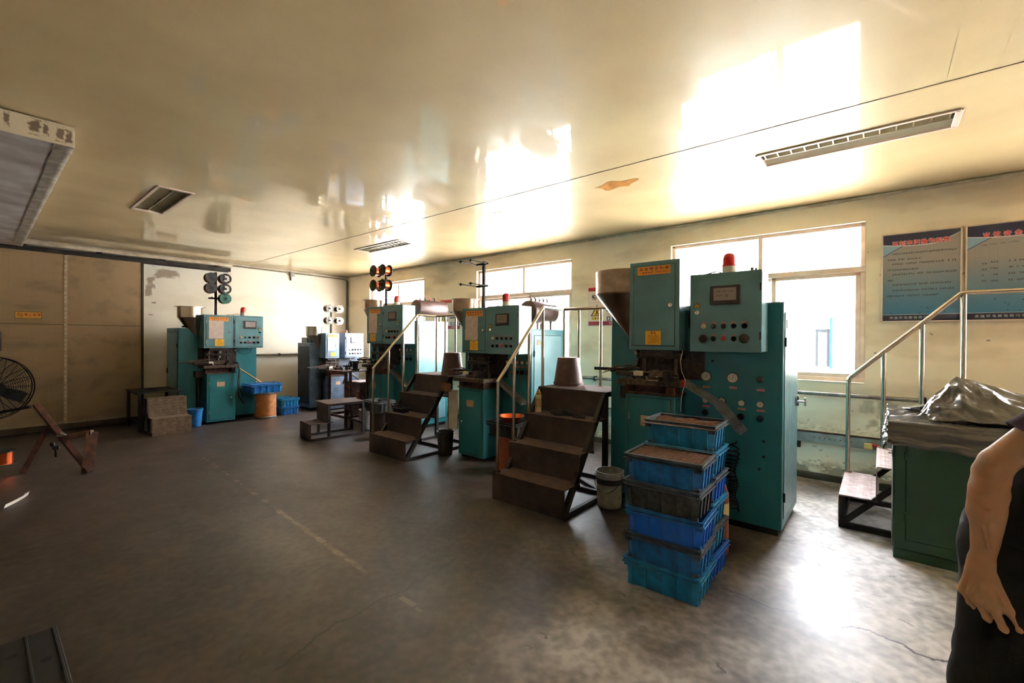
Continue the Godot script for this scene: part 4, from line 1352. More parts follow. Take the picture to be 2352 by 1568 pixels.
# a reel of wire on a spindle, axis towards the front of its press
func reel(where: Vector3, turn: float, r: float, depth: float, flange: Material, wire: Material, label: String, group: String, fill := 0.68) -> Node3D:
	var t := thing("wire_reel", label, "wire reel", where, turn, group)
	var n := 10
	for s in [0.0, 1.0]:
		var z: float = depth * s
		var b := MB.new().lathe(Vector3(0, 0, z - 0.004), [Vector2(0.013, 0), Vector2(r, 0), Vector2(r, 0.008), Vector2(r * 0.9, 0.008), Vector2(r * 0.86, 0.006), Vector2(r * 0.4, 0.006), Vector2(r * 0.36, 0.011), Vector2(0.013, 0.011), Vector2(0.013, 0)], 28, false, Vector3.BACK)
		for k in n:
			var d := Vector3(cos(TAU * k / n), sin(TAU * k / n), 0)
			b.bar(d * r * 0.4 + Vector3(0, 0, z + (0.004 if s > 0.5 else -0.004)), d * r * 0.85 + Vector3(0, 0, z + (0.004 if s > 0.5 else -0.004)), 0.008, 0.006, 0.0)
		obj("flange", b, flange, t)
	var w := MB.new()
	var p := [Vector2(r * fill, 0.004)]
	for k in 24:
		p.append(Vector2(r * fill - (0.0015 if k % 2 == 0 else 0.0), 0.004 + (depth - 0.008) * (k + 1) / 25.0))
	w.lathe(Vector3(), p, 28, true, Vector3.BACK)
	obj("wire_winding", w, wire, t)
	if group.begins_with("copper") == false:
		var q := PackedVector2Array([V2(-r * 0.2, r * 0.62), V2(r * 0.5, r * 0.5), V2(r * 0.62, -r * 0.3), V2(0, -r * 0.72), V2(-r * 0.35, -r * 0.5), V2(-r * 0.1, 0)])
		obj("paper_label", MB.new().prism(q, depth + 0.0075, depth + 0.0085), M.paper_white, t)
	return t


func press(p: Dictionary, where: Vector3, turn: float, label: String) -> Node3D:
	var t := thing("forming_press", label, "press machine", where, turn, "forming presses")
	var r := RandomNumberGenerator.new()
	r.seed = int(where.x * 100) + 7
	var y0: float = p.y0
	var k := y0 / 1.36                       # the small press is built lower
	var zb := -0.25
	var zd: float = zb - p.depth
	var bl: float = p.body_left
	var br: float = p.body_right
	var wd: float = p.door_w
	var c0: float = p.ctrl_x
	var c1: float = c0 + p.ctrl_w
	# body: sheet metal housing on a dark plinth
	var body := obj("body", MB.new().bx(bl, br, 0.055, p.body_h, zd, zb, 0.006), p.low, t)
	obj("plinth", MB.new().bx(bl + 0.03, br - 0.03, 0.0, 0.06, zd + 0.03, zb - 0.03), M.seam, t)
	obj("top_plate", MB.new().bx(bl - 0.004, br + 0.004, p.body_h - 0.003, p.body_h + 0.006, zd - 0.004, zb + 0.004, 0.002), p.paint, body)
	# side door on the right and left flanks
	for s in [[br, 1.0], [bl, -1.0]]:
		var x: float = s[0]
		var d: float = s[1]
		obj("door_gap", MB.new().bx(x - 0.001, x + d * 0.001, 0.13, p.body_h - 0.07, zd + 0.045, zb - 0.05), M.seam, body)
		obj("side_door", MB.new().bx(x, x + d * 0.006, 0.135, p.body_h - 0.075, zd + 0.05, zb - 0.055, 0.003), p.side, body)
		obj("door_handle", MB.new().bx(x, x + d * 0.02, p.body_h * 0.52, p.body_h * 0.52 + 0.09, zd + 0.07, zd + 0.09, 0.004), M.black, body)
		for y in [0.3, p.body_h - 0.3]:
			obj("hinge", MB.new().cyl(Vector3(x + d * 0.008, y - 0.035, zb - 0.052), Vector3(x + d * 0.008, y + 0.035, zb - 0.052), 0.008, -1, 8), M.black, body)
	printed("warning_triangle", M.bolt_triangle, body, Vector3(br + 0.007, p.body_h - 0.16, zb - 0.14), 0.075, 0.066, Basis(Vector3.UP, PI / 2))
	if p.get("tee", false):
		obj("tee_handle", MB.new().cyl(Vector3(br, 0.98, zd + 0.16), Vector3(br + 0.075, 0.98, zd + 0.16), 0.008, -1, 8).cyl(Vector3(br + 0.075, 0.945, zd + 0.16), Vector3(br + 0.075, 1.015, zd + 0.16), 0.008, -1, 8).cyl(Vector3(br + 0.012, 0.94, zd + 0.16), Vector3(br + 0.012, 1.02, zd + 0.16), 0.006, -1, 8), M.chrome, body)
	# upper boxes
	var tb := cabinet_box("tool_box", t, 0.0, wd, y0, p.y1d, zb, 0.0, p.paint, 0.03 if not p.get("big", false) else 0.034)
	var zf := 0.006
	lock(tb, wd - 0.07, lerpf(y0, p.y1d, 0.5), zf)
	var H: float = p.y1d - y0
	printed("maker_strip", M.maker_strip, tb, Vector3(wd * 0.5, p.y1d - 0.075 * k, zf), wd * 0.66, wd * 0.165)
	printed("warning_sticker", M.warning_sticker, tb, Vector3(wd * p.get("sticker_x", 0.52), y0 + 0.1 * k, zf), wd * 0.31, wd * 0.27)
	if p.get("note", true):
		var n := MB.new()
		var g := []
		var nw := wd * 0.5
		var nh := H * 0.54
		for i in 7:
			var row := []
			for j in 5:
				row.append(Vector3(wd * 0.16 + nw * j / 4.0 + r.randf_range(-0.002, 0.002), p.y1d - 0.105 * k - nh * i / 6.0, zf + 0.003 + r.randf_range(0, 0.005) + (0.008 if i == 6 else 0.0)))
			g.append(row)
		n.grid(g)
		obj("note_sheet", n, M.paper if not p.get("blue", false) else M.paper_white, tb)
	control_panel(p, t, c0, c1, y0, p.y1c, zb)
	if p.get("gap", 0.0) > 0.0:
		obj("cable_bundle", MB.new().tube([V(wd + 0.02, y0 + 0.05, -0.2), V(wd + 0.04, y0 + 0.3, -0.12), V(wd + 0.07, y0 + 0.42, -0.15), V(c0, y0 + 0.4, -0.2)], 0.008, 6).tube([V(wd + 0.055, y0 - 0.12, -0.15), V(wd + 0.06, y0 + 0.2, -0.1), V(wd + 0.06, y0 + 0.62, -0.12)], 0.006, 6), M.black, t)
		obj("box_bridge", MB.new().bx(wd - 0.01, c0 + 0.01, y0, p.body_h - 0.04, zb, zb + 0.1, 0.004), p.low, t)
	beacon(t, c0 + p.get("beacon_x", 0.2), p.y1c, -0.12, p.get("beacon_s", 1.0))
	obj("lamp_cable", MB.new().tube([V(c0 + p.get("beacon_x", 0.2) - 0.05, p.y1c + 0.02, -0.12), V(c0 + p.get("beacon_x", 0.2) - 0.1, p.y1c + 0.035, -0.13), V(c0 + 0.02, p.y1c + 0.012, -0.15), V(c0 - 0.05, p.y1c + 0.008, -0.18)], 0.005, 6), M.red_knob if not p.get("big", false) else M.black, t)
	# tooling between boxes and table
	var yt: float = p.table_y
	obj("back_plate", MB.new().bx(-0.02, wd + 0.13, yt, y0 + 0.01, zb - 0.004, zb + 0.012, 0.003), M.oily, t)
	obj("ram_housing", MB.new().bx(wd * 0.2, wd * 0.85, y0 - 0.055 * k, y0, -0.22, -0.03, 0.006), M.oily, t)
	obj("ram", MB.new().lathe(Vector3(wd * 0.55, yt + 0.06, -0.12), [Vector2(0, 0), Vector2(0.018, 0), Vector2(0.018, 0.06), Vector2(0.045, 0.065), Vector2(0.045, 0.12 * k + 0.03), Vector2(0.06, 0.125 * k + 0.03), Vector2(0.06, y0 - yt - 0.06)], 16), M.oily, t)
	for s in [0.22, 0.86]:
		obj("guide_post", MB.new().cyl(Vector3(wd * s, yt, -0.1), Vector3(wd * s, y0 - 0.05 * k, -0.1), 0.014, -1, 12).cyl(Vector3(wd * s, yt, -0.1), Vector3(wd * s, yt + 0.05, -0.1), 0.026, -1, 12), M.oily_light, t)
	obj("cross_head", MB.new().bx(wd * 0.1, wd * 0.98, yt + 0.17 * k, yt + 0.21 * k, -0.17, -0.05, 0.005), M.oily, t)
	obj("die_block", MB.new().bx(wd * 0.38, wd * 0.75, yt, yt + 0.075, -0.2, -0.02, 0.006).bx(wd * 0.3, wd * 0.82, yt, yt + 0.03, -0.22, 0.0, 0.004), M.oily_light, t)
	obj("feed_slide", MB.new().bx(-0.14, wd * 0.4, yt + 0.02, yt + 0.06, -0.09, -0.01, 0.006).bx(-0.2, -0.02, yt + 0.045, yt + 0.085, -0.12, -0.03, 0.005), M.oily, t)
	obj("feed_arm", MB.new().bar(Vector3(-0.36, yt + 0.07, -0.04), Vector3(-0.08, yt + 0.07, -0.04), 0.028, 0.028), M.black, t)
	obj("valve_block", MB.new().bx(0.06, 0.13, yt + 0.03, yt + 0.07, 0.0, 0.05, 0.004), M.white_plastic, t)
	obj("feed_motor", MB.new().cyl(Vector3(wd * 0.84, yt + 0.055, 0.01), Vector3(wd * 0.84, yt + 0.055, 0.09), 0.032, -1, 16).bx(wd * 0.7, wd * 0.98, yt, yt + 0.035, -0.02, 0.08, 0.004), M.oily, t)
	for i in 4:
		var x := wd * r.randf_range(0.1, 0.95)
		obj("bolt", MB.new().cyl(Vector3(x, yt, r.randf_range(0.0, 0.1)), Vector3(x, yt + 0.035, r.randf_range(0.02, 0.1)), 0.008, -1, 8), M.galvanised, t)
	obj("air_hose", MB.new().tube([V(-0.22, yt + 0.06, 0.02), V(-0.1, yt + 0.1, 0.05), V(0.02, yt + 0.12, 0.03), V(0.1, yt + 0.09, 0.0)], 0.006, 6).tube([V(-0.24, yt + 0.04, 0.03), V(-0.1, yt + 0.08, 0.06), V(0.06, yt + 0.1, 0.02)], 0.005, 6), M.red_rust, t)
	# table
	var lx0: float = p.low_x
	var lx1: float = lx0 + p.low_w
	var lz: float = p.low_z
	obj("table", MB.new().bx(lx0 - 0.06, lx1 + 0.04, yt - 0.05, yt, zb, lz + 0.05, 0.006), M.oily_light if not p.get("blue", false) else M.oily, t)
	obj("table_bracket", MB.new().bx(lx0 + 0.02, lx1 - 0.06, p.low_h, yt - 0.05, zb, lz - 0.05, 0.004).bx(lx0 - 0.02, lx0 + 0.06, p.low_h, yt - 0.05, lz - 0.1, lz - 0.02, 0.004).bx(lx1 - 0.07, lx1, p.low_h, yt - 0.05, lz - 0.12, lz + 0.01, 0.004), M.red_rust, t)
	# lower cabinet
	var lc := cabinet_box("lower_cabinet", t, lx0, lx1, 0.03, p.low_h, zb, lz, p.low, 0.03)
	obj("cabinet_top", MB.new().bx(lx0 - 0.012, lx1 + 0.012, p.low_h - 0.006, p.low_h + 0.012, zb, lz + 0.012, 0.003), M.rusty, lc)
	obj("cabinet_foot", MB.new().bx(lx0 + 0.03, lx1 - 0.03, 0.0, 0.035, zb + 0.02, lz - 0.03), M.seam, lc)
	printed("name_plate", M.plate_label, lc, Vector3(lerpf(lx0, lx1, 0.48), p.low_h * 0.78, lz + 0.006), 0.125 * k, 0.085 * k)
	lock(lc, lerpf(lx0, lx1, 0.84 if not p.get("lock_left", false) else 0.14), p.low_h * 0.5, lz + 0.006)
	# column and pipe beside the lower cabinet
	obj("side_pipe", MB.new().cyl(Vector3(lx0 - 0.06, 0.06, zb + 0.05), Vector3(lx0 - 0.06, p.low_h - 0.06, zb + 0.05), 0.028, -1, 12).bx(lx0 - 0.12, lx0, p.low_h - 0.07, p.low_h + 0.04, zb, zb + 0.12, 0.004), M.oily, t)
	# chute of folded sheet
	if p.get("chute", true):
		var a: Vector3 = p.chute_a
		var b: Vector3 = p.chute_b
		var ch := MB.new()
		var d := (b - a).normalized()
		var side := d.cross(Vector3.UP).normalized() * 0.045
		var up := side.cross(d).normalized() * 0.04
		for s in [1.0, -1.0]:
			var q: Vector3 = side * s
			ch.quad(a + q, b + q, b + q + up, a + q + up)
			ch.quad(a + q * 1.04, b + q * 1.04, b + q * 1.04 + up, a + q * 1.04 + up)
		ch.quad(a - side, b - side, b + side, a + side)
		ch.quad(a - side - up * 0.05, b - side - up * 0.05, b + side - up * 0.05, a + side - up * 0.05)
		obj("chute", ch, M.galvanised, t)
		if p.has("chute_c"):
			var c: Vector3 = p.chute_c
			var c2 := MB.new()
			d = (c - b).normalized()
			side = d.cross(Vector3.UP).normalized() * 0.045
			up = side.cross(d).normalized() * 0.05
			for s in [1.0, -1.0]:
				var q: Vector3 = side * s
				c2.quad(b + q, c + q, c + q + up, b + q + up)
				c2.quad(b + q * 1.04, c + q * 1.04, c + q * 1.04 + up, b + q * 1.04 + up)
			c2.quad(b - side, c - side, c + side, b + side)
			obj("chute_end", c2, M.galvanised, t)
	hopper(t, p.hop, p.hop_r, p.hop_y, p.hop_tip, p.hop_dx, M.hopper_bright if p.get("bright", false) else M.hopper_steel, p.get("lip", 0.02))
	obj("hopper_bracket", MB.new().bar(Vector3(p.hop.x - p.hop_r * 0.6, p.hop_y - 0.34, p.hop.z), Vector3(p.hop.x + p.hop_r, p.hop_y - 0.34, p.hop.z - 0.1), 0.03, 0.03).bar(Vector3(p.hop.x, p.hop_y - 0.34, p.hop.z - 0.05), Vector3(p.hop.x, p.body_h, p.hop.z - 0.1), 0.03, 0.03), M.dark_iron, t)
	obj("feed_tube", MB.new().tube([V(p.hop.x + p.hop_dx, p.hop_tip + 0.01, p.hop.z), V(p.hop.x + p.hop_dx + 0.05, p.hop_tip - 0.1, p.hop.z + 0.05), V(0.03, yt + 0.1, -0.1)], 0.02, 8), M.oily, t)
	return t


# gauges, knobs and name strips on the right part of the housing: [x, y, kind]
func instruments(t: Node3D, list: Array) -> void:
	for q in list:
		var z := -0.25
		if q[2] == "G":
			gauge(t, q[0], q[1], z, 0.043)
		elif q[2] == "g":
			gauge(t, q[0], q[1], z, 0.027)
		elif q[2] == "k":
			knob(t, q[0], q[1], z, 0.026)
		elif q[2] == "s":
			printed("name_strip", M.name_strip, t, Vector3(q[0], q[1], z), 0.055, 0.017, Basis(), 0.002)
		elif q[2] == "h":
			obj("hole", MB.new().cyl(Vector3(q[0], q[1], z - 0.002), Vector3(q[0], q[1], z + 0.001), 0.011, -1, 12), M.seam, t)


func tank(where: Vector3, len: float, r: float, label: String) -> void:
	var t := thing("oil_tank", label, "tank", where, 0.0, "brown tanks on the presses")
	var p := []
	for k in 7:
		var a := PI / 2 * k / 6.0
		p.append(Vector2(r * sin(a), -0.045 * cos(a)))
	for k in 7:
		var a := PI / 2 * k / 6.0
		p.append(Vector2(r * cos(a), len + 0.045 * sin(a)))
	obj("shell", MB.new().lathe(Vector3(0, r + 0.09, -len / 2), p, 32, true, Vector3.BACK), M.tank_brown, t)
	for s in [-0.3, 0.3]:
		obj("foot", MB.new().bx(-r * 0.7, r * 0.7, 0.0, 0.012, s * len - 0.025, s * len + 0.025, 0.003).bx(-r * 0.6, -r * 0.5, 0.0, 0.17, s * len - 0.02, s * len + 0.02, 0.002).bx(r * 0.5, r * 0.6, 0.0, 0.17, s * len - 0.02, s * len + 0.02, 0.002), M.tank_brown, t)
	for k in 5:
		var z := -len * 0.36 + len * 0.72 * k / 4.0
		obj("fitting", MB.new().cyl(Vector3(0, 2 * r + 0.085, z), Vector3(0, 2 * r + 0.12, z), 0.012, -1, 8).tube([V(0, 2 * r + 0.115, z), V(0.01, 2 * r + 0.13, z + 0.02), V(0.02, 2 * r + 0.128, z + 0.05)], 0.009, 6), M.black if k % 2 else M.red_knob, t)


func presses() -> void:
	var teal := {"paint": M.teal, "low": M.teal_dark, "side": M.teal, "depth": 0.7, "body_left": -0.3, "body_right": 0.95, "body_h": 1.65, "y0": 1.31, "y1d": 1.89, "y1c": 1.895, "door_w": 0.45, "ctrl_x": 0.452, "ctrl_w": 0.5, "table_y": 1.01, "low_x": 0.04, "low_w": 0.44, "low_z": 0.02, "low_h": 0.87, "hop": Vector3(-0.15, 0, -0.3), "hop_r": 0.19, "hop_y": 2.02, "hop_tip": 1.42, "hop_dx": 0.12, "chute_a": Vector3(0.5, 0.98, -0.12), "chute_b": Vector3(0.95, 0.72, -0.1)}
	# the press against the far wall
	var p := teal.duplicate()
	p.merge({"hop": Vector3(-0.12, 0, -0.3), "hop_r": 0.185, "lip": 0.045, "bright": true, "screen_x": 0.55, "lock_x": 0.88, "lock_y": 0.5, "green": true, "beacon_x": 0.2, "beacon_s": 0.95, "chute": false, "body_right": 0.93}, true)
	var t := press(p, Vector3(1.2, 0, 3.35), PI / 2, "teal forming press at the far wall beside the sliding door, five wire reels above it")
	pole(t, 0.25, -0.25, 1.89, 2.66, [2.54, 2.36, 2.19], 0.12, M.dark_iron)
	obj("drop_rod", MB.new().cyl(Vector3(0.52, 0.98, -0.1), Vector3(0.94, 0.66, -0.08), 0.012, -1, 8), M.ochre, t)
	obj("hose_bundle", MB.new().tube([V(0.42, 1.06, 0.02), V(0.5, 1.05, 0.06), V(0.53, 0.92, 0.07), V(0.51, 0.7, 0.06), V(0.52, 0.45, 0.06), V(0.62, 0.3, 0.0)], 0.011, 7).tube([V(0.44, 1.05, 0.0), V(0.53, 1.02, 0.04), V(0.545, 0.85, 0.05), V(0.53, 0.6, 0.06), V(0.6, 0.42, 0.02)], 0.008, 7), M.rubber, t)
	obj("rating_sheet", MB.new().bx(-0.303, -0.3005, 1.0, 1.38, -0.62, -0.5), M.paper_white, t)
	obj("loose_wire", MB.new().tube([V(0.58, 1.27, -0.2), V(0.62, 1.21, -0.2), V(0.72, 1.19, -0.2), V(0.8, 1.22, -0.2), V(0.82, 1.3, -0.2)], 0.004, 6), M.black, t)
	for q in [[0.56, 1.26], [0.79, 1.3]]:
		obj("lamp_head", MB.new().lathe(Vector3(q[0], q[1], -0.24), [Vector2(0.012, 0), Vector2(0.02, 0.03), Vector2(0, 0.034)], 10, false, Vector3.BACK), M.chrome, t)
	var lx := 1.02
	for q in [[-0.108, 2.54, 0], [0.108, 2.545, 1], [-0.108, 2.36, 0], [0.108, 2.362, 2], [0.108, 2.19, 3]]:
		var lab: String = ["black wire reel at the upper left of the far wall press", "black reel with white paper label at the upper right of the far wall press", "black reel with crossed paper label at middle right of the far wall press", "green wire reel, lowest on the far wall press"][q[2]]
		if q[2] == 0 and q[1] < 2.5:
			lab = "black wire reel at the middle left of the far wall press"
		reel(Vector3(0.99, q[1], 3.1 - q[0]), PI / 2, 0.092, 0.12, M.spool_green if q[2] == 3 else M.spool_black, M.copper, lab, "copper reels of the far wall press" if q[2] in [0, 3] else "labelled reels of the far wall press", 0.86)
	# the small blue grey press in the corner
	p = teal.duplicate()
	p.merge({"paint": M.blue_grey, "low": M.blue_grey_dark, "side": M.blue_grey_grimy, "blue": true, "depth": 0.55, "body_left": -0.2, "body_right": 0.9, "body_h": 1.39, "y0": 1.08, "y1d": 1.6, "y1c": 1.605, "door_w": 0.3, "ctrl_x": 0.43, "ctrl_w": 0.44, "table_y": 0.84, "low_x": 0.06, "low_w": 0.42, "low_h": 0.715, "hop": Vector3(-0.1, 0, -0.3), "hop_r": 0.155, "hop_y": 1.73, "hop_tip": 1.14, "hop_dx": 0.16, "lip": 0.03, "bright": true, "screen_x": 0.5, "lock_x": 0.85, "lock_y": 0.52, "chute_a": Vector3(0.5, 0.8, -0.1), "chute_b": Vector3(0.86, 0.55, -0.1), "beacon_s": 0.4, "beacon_x": 0.1}, true)
	t = press(p, Vector3(1.35, 0, 1.257), PI / 2, "small blue grey press in the corner with a white sheet on its door")
	pole(t, 0.25, -0.25, 1.6, 2.17, [2.115, 1.865], 0.125, M.dark_iron)
	for k in 4:
		reel(Vector3(1.13, [2.115, 2.115, 1.865, 1.865][k], 1.0 + [0.115, -0.115, 0.115, -0.115][k]), PI / 2, 0.082, 0.12, M.spool_clear, M.galvanised, ["upper left clear wire reel over the small blue grey press", "upper right clear wire reel over the small blue grey press", "lower left clear wire reel over the small blue grey press", "lower right clear wire reel over the small blue grey press"][k], "clear reels of the corner press")
	var bx := thing("terminal_box", "grey slotted box on top of the small blue grey press housing", "box", Vector3(0.72, 1.396, 1.3))
	obj("case", MB.new().bx(-0.12, 0.12, 0, 0.11, -0.1, 0.1, 0.004), M.galvanised, bx)
	for k in 4:
		obj("slot", MB.new().bx(0.118, 0.123, 0.015, 0.095, -0.085 + k * 0.05, -0.06 + k * 0.05), M.seam, bx)
	# the press behind the farther tall steps
	p = teal.duplicate()
	p.merge({"y0": 1.41, "y1d": 2.035, "y1c": 2.04, "door_w": 0.49, "ctrl_x": 0.492, "ctrl_w": 0.52, "body_right": 1.03, "body_h": 1.79, "hop": Vector3(-0.27, 0, -0.3), "hop_r": 0.17, "hop_y": 2.19, "hop_tip": 1.6, "hop_dx": 0.1, "low_w": 0.47, "low_x": -0.02, "low_h": 0.9, "low_z": 0.0, "note": true, "rimmed": false, "lock_x": 0.78, "table_y": 1.05, "sticker_x": 0.4}, true)
	t = press(p, Vector3(3.24, 0, 1.5), 0.0, "teal press behind the farther tall steps, copper wire reels above it")
	instruments(t, [[0.62, 1.31, "g"], [0.72, 1.31, "g"], [0.82, 1.31, "g"], [0.92, 1.31, "g"], [0.62, 1.25, "s"], [0.72, 1.25, "s"], [0.82, 1.25, "s"], [0.92, 1.25, "s"], [0.62, 1.16, "k"], [0.72, 1.16, "k"], [0.82, 1.16, "k"], [0.92, 1.16, "k"]])
	pole(t, 0.27, -0.2, 2.035, 2.72, [2.66, 2.41], 0.15, M.dark_iron, true, 0.16)
	for k in 4:
		reel(Vector3(3.51 + [-0.135, 0.135, -0.135, 0.135][k], [2.66, 2.65, 2.41, 2.4][k], 1.34), 0.0, 0.1, 0.13, M.spool_black, M.copper, ["upper left copper wire reel above the press by the corner window", "upper right copper wire reel above the press by the corner window", "lower left copper wire reel above the press by the corner window", "lower right copper wire reel above the press by the corner window"][k], "copper reels above the window press")
	tank(Vector3(4.03, 1.796, 0.76), 0.6, 0.14, "brown horizontal tank on the press with copper reels")
	# the press behind the nearer tall steps
	p = teal.duplicate()
	p.merge({"y0": 1.32, "y1d": 1.895, "y1c": 1.9, "hop": Vector3(-0.28, 0, -0.32), "hop_r": 0.178, "hop_y": 2.05, "hop_tip": 1.5, "low_z": 0.1, "low_x": 0.05, "body_h": 1.62, "body_left": -0.195, "lip": 0.022, "lock_x": 0.1, "rimmed": false, "lock_left": true, "sticker_x": 0.5, "low_h": 0.885}, true)
	t = press(p, Vector3(5.9, 0, 1.78), 0.0, "teal press behind the nearer tall steps with an empty reel pole")
	instruments(t, [[0.58, 1.21, "g"], [0.66, 1.21, "g"], [0.74, 1.21, "g"], [0.82, 1.21, "g"], [0.9, 1.21, "g"], [0.66, 1.155, "s"], [0.74, 1.155, "s"], [0.82, 1.155, "s"], [0.9, 1.155, "s"], [0.66, 1.09, "k"], [0.74, 1.09, "k"], [0.82, 1.09, "k"], [0.9, 1.09, "k"]])
	pole(t, 0.14, -0.26, 1.89, 2.53, [2.49, 2.2], 0.1, M.dark_iron, true, 0.3)
	tank(Vector3(6.58, 1.626, 1.0), 0.5, 0.145, "brown horizontal tank on the press with the empty reel pole")
	# the nearest press
	p = teal.duplicate()
	p.merge({"big": true, "y0": 1.415, "y1d": 2.165, "y1c": 2.015, "door_w": 0.43, "ctrl_x": 0.522, "ctrl_w": 0.5, "gap": 0.09, "body_right": 1.125, "body_h": 1.79, "depth": 0.78, "hop": Vector3(-0.16, 0, -0.22), "hop_r": 0.26, "hop_y": 2.13, "hop_tip": 1.45, "hop_dx": 0.13, "lip": 0.0, "note": false, "rimmed": false, "domes": true, "screen_x": 0.51, "lock_x": 0.1, "lock_y": 0.51, "beacon_x": 0.25, "beacon_s": 1.0, "low_x": -0.03, "low_w": 0.43, "low_z": 0.0, "low_h": 1.04, "table_y": 1.165, "tee": true, "chute_a": Vector3(0.44, 1.13, -0.1), "chute_b": Vector3(0.68, 1.0, -0.1), "chute_c": Vector3(0.875, 0.785, -0.08), "sticker_x": 0.5}, true)
	t = press(p, Vector3(8.43, 0, 2.2), 0.0, "large nearest teal press with red beacon and gauges, behind the blue crates")
	instruments(t, [[0.574, 1.203, "G"], [0.778, 1.201, "G"], [0.975, 1.199, "k"], [0.572, 1.112, "s"], [0.779, 1.12, "s"], [0.975, 1.115, "s"], [0.844, 1.004, "g"], [0.976, 1.006, "g"], [0.572, 1.003, "g"], [0.7, 1.01, "g"], [0.842, 0.955, "s"], [0.977, 0.955, "s"], [0.572, 0.95, "s"], [0.842, 0.896, "k"], [0.977, 0.895, "k"], [0.572, 0.9, "k"], [0.62, 1.33, "h"], [1.0, 0.6, "h"], [0.97, 0.5, "h"], [1.0, 0.72, "h"]])
	obj("hanging_wire", MB.new().tube([V(0.46, 1.42, 0.0), V(0.45, 1.33, 0.02), V(0.47, 1.25, 0.05), V(0.5, 1.18, 0.05), V(0.47, 1.05, 0.05), V(0.46, 0.93, 0.04)], 0.004, 6), M.rail_steel, t)
	obj("hand_valve", MB.new().box(Vector3(0.48, 1.155, 0.05), Vector3(0.03, 0.06, 0.025), 0.006), M.red_knob, t)
	# coiled air hose hanging on the housing
	var c := []
	for i in 330:
		var a := TAU * i / 18.0
		var q := i / 329.0
		var rr := 0.037 + 0.004 * sin(q * 9.0)
		c.append(Vector3(0.785 + cos(a) * rr + 0.012 * sin(q * 14.0), 0.7 - 0.52 * pow(q, 0.75), -0.2 + sin(a) * rr))
	c.append_array([V(0.83, 0.17, -0.2), V(0.85, 0.16, -0.17), V(0.84, 0.19, -0.16)])
	obj("coiled_hose", MB.new().tube(c, 0.006, 6), M.black_gloss, t)
	obj("top_bracket", MB.new().bx(c0_top(), c0_top() + 0.12, 2.015, 2.035, -0.2, -0.1, 0.004).bx(c0_top() + 0.04, c0_top() + 0.06, 2.03, 2.06, -0.17, -0.13, 0.003).bx(c0_top() + 0.07, c0_top() + 0.085, 2.03, 2.055, -0.17, -0.13, 0.003), M.galvanised, t)
	tank(Vector3(8.63, 1.796, 1.6), 0.42, 0.145, "brown tank half hidden between the boxes of the nearest press")


func c0_top() -> float:
	return 0.88


# ---------------------------------------------------------------- steps
# steps rise towards -z; the rail is on their left side
func tall_steps(where: Vector3, width: float, platform: float, label: String, rail_to: float, rail_posts: Array) -> Node3D:
	var t := thing("steel_steps", label, "steps", where, 0.0, "tall steps in front of the presses")
	var run := 0.24
	var rise := 0.25
	for k in 4:
		var z := -run * k
		var y := rise * (k + 1)
		var zb := z - (run + 0.012 if k < 3 else platform)
		obj("tread", MB.new().bx(0, width, y - 0.008, y, zb, z + 0.004, 0.003), M.stair_tread, t)
		obj("riser", MB.new().bx(0, width, y - rise + 0.002, y - 0.008, z - 0.006, z, 0.001), M.stair, t)
		obj("back_lip", MB.new().bx(0, width, y - 0.04, y - 0.008, zb, zb + 0.004), M.stair, t)
	var zl := -run * 3 - 0.03
	var ze := -run * 3 - platform + 0.04
	for x in [0.025, width - 0.025]:
		for z in [zl, ze]:
			obj("leg", MB.new().bar(Vector3(x, 0.0, z), Vector3(x, 0.99, z), 0.045, 0.045), M.stair_frame, t)
		obj("stringer", MB.new().bar(Vector3(x, 0.02, -0.03), Vector3(x, 0.97, zl + 0.02), 0.042, 0.05), M.stair_frame, t)
		obj("base_bar", MB.new().bx(x - 0.02, x + 0.02, 0.0, 0.04, ze, -0.01, 0.003), M.stair_frame, t)
		obj("platform_bar", MB.new().bx(x - 0.02, x + 0.02, 0.95, 0.99, ze, zl, 0.003), M.stair_frame, t)
	for z in [zl, ze]:
		obj("cross_bar", MB.new().bx(0.03, width - 0.03, 0.0, 0.04, z - 0.02, z + 0.02, 0.003), M.stair_frame, t)
	obj("diagonal_brace", MB.new().bar(Vector3(0.05, 0.02, ze), Vector3(width - 0.05, 0.02, zl), 0.03, 0.03), M.stair_frame, t)
	# handrail of round steel tube
	var r := 0.0165
	var top := []
	for k in 4:
		var z := -run * k - 0.03
		var y0 := rise * (k + 1)
		var y1 := 1.1 + (1.84 - 1.1) * k / 3.0
		top.append(Vector3(0.035, y1, z))
		obj("post", MB.new().cyl(Vector3(0.035, y0, z), Vector3(0.035, y1 - 0.004, z), r * 0.92, -1, 12).cyl(Vector3(0.035, y0, z), Vector3(0.035, y0 + 0.008, z), 0.032, -1, 14), M.rail_steel, t)
	var zc := ze + 0.02
	for q in rail_posts:
		obj("post", MB.new().cyl(Vector3(q, 1.0, zc), Vector3(q, 1.84, zc), r * 0.92, -1, 12).cyl(Vector3(q, 1.0, zc), Vector3(q, 1.008, zc), 0.032, -1, 14), M.rail_steel, t)
	obj("handrail", MB.new().tube([top[0], top[3]], r, 12).tube([top[3] - Vector3(0, 0.001, -0.004), Vector3(0.035, 1.84, zc - r)], r, 12).tube([Vector3(0.035, 1.84, zc), Vector3(rail_to, 1.84, zc)], r, 12).lathe(top[3], [Vector2(0, -r), Vector2(r * 0.7, -r * 0.7), Vector2(r, 0), Vector2(r * 0.7, r * 0.7), Vector2(0, r)], 12, true).lathe(top[0], [Vector2(0, -r), Vector2(r * 0.7, -r * 0.7), Vector2(r, 0), Vector2(r * 0.7, r * 0.7), Vector2(0, r)], 12, true), M.rail_steel, t)
	return t


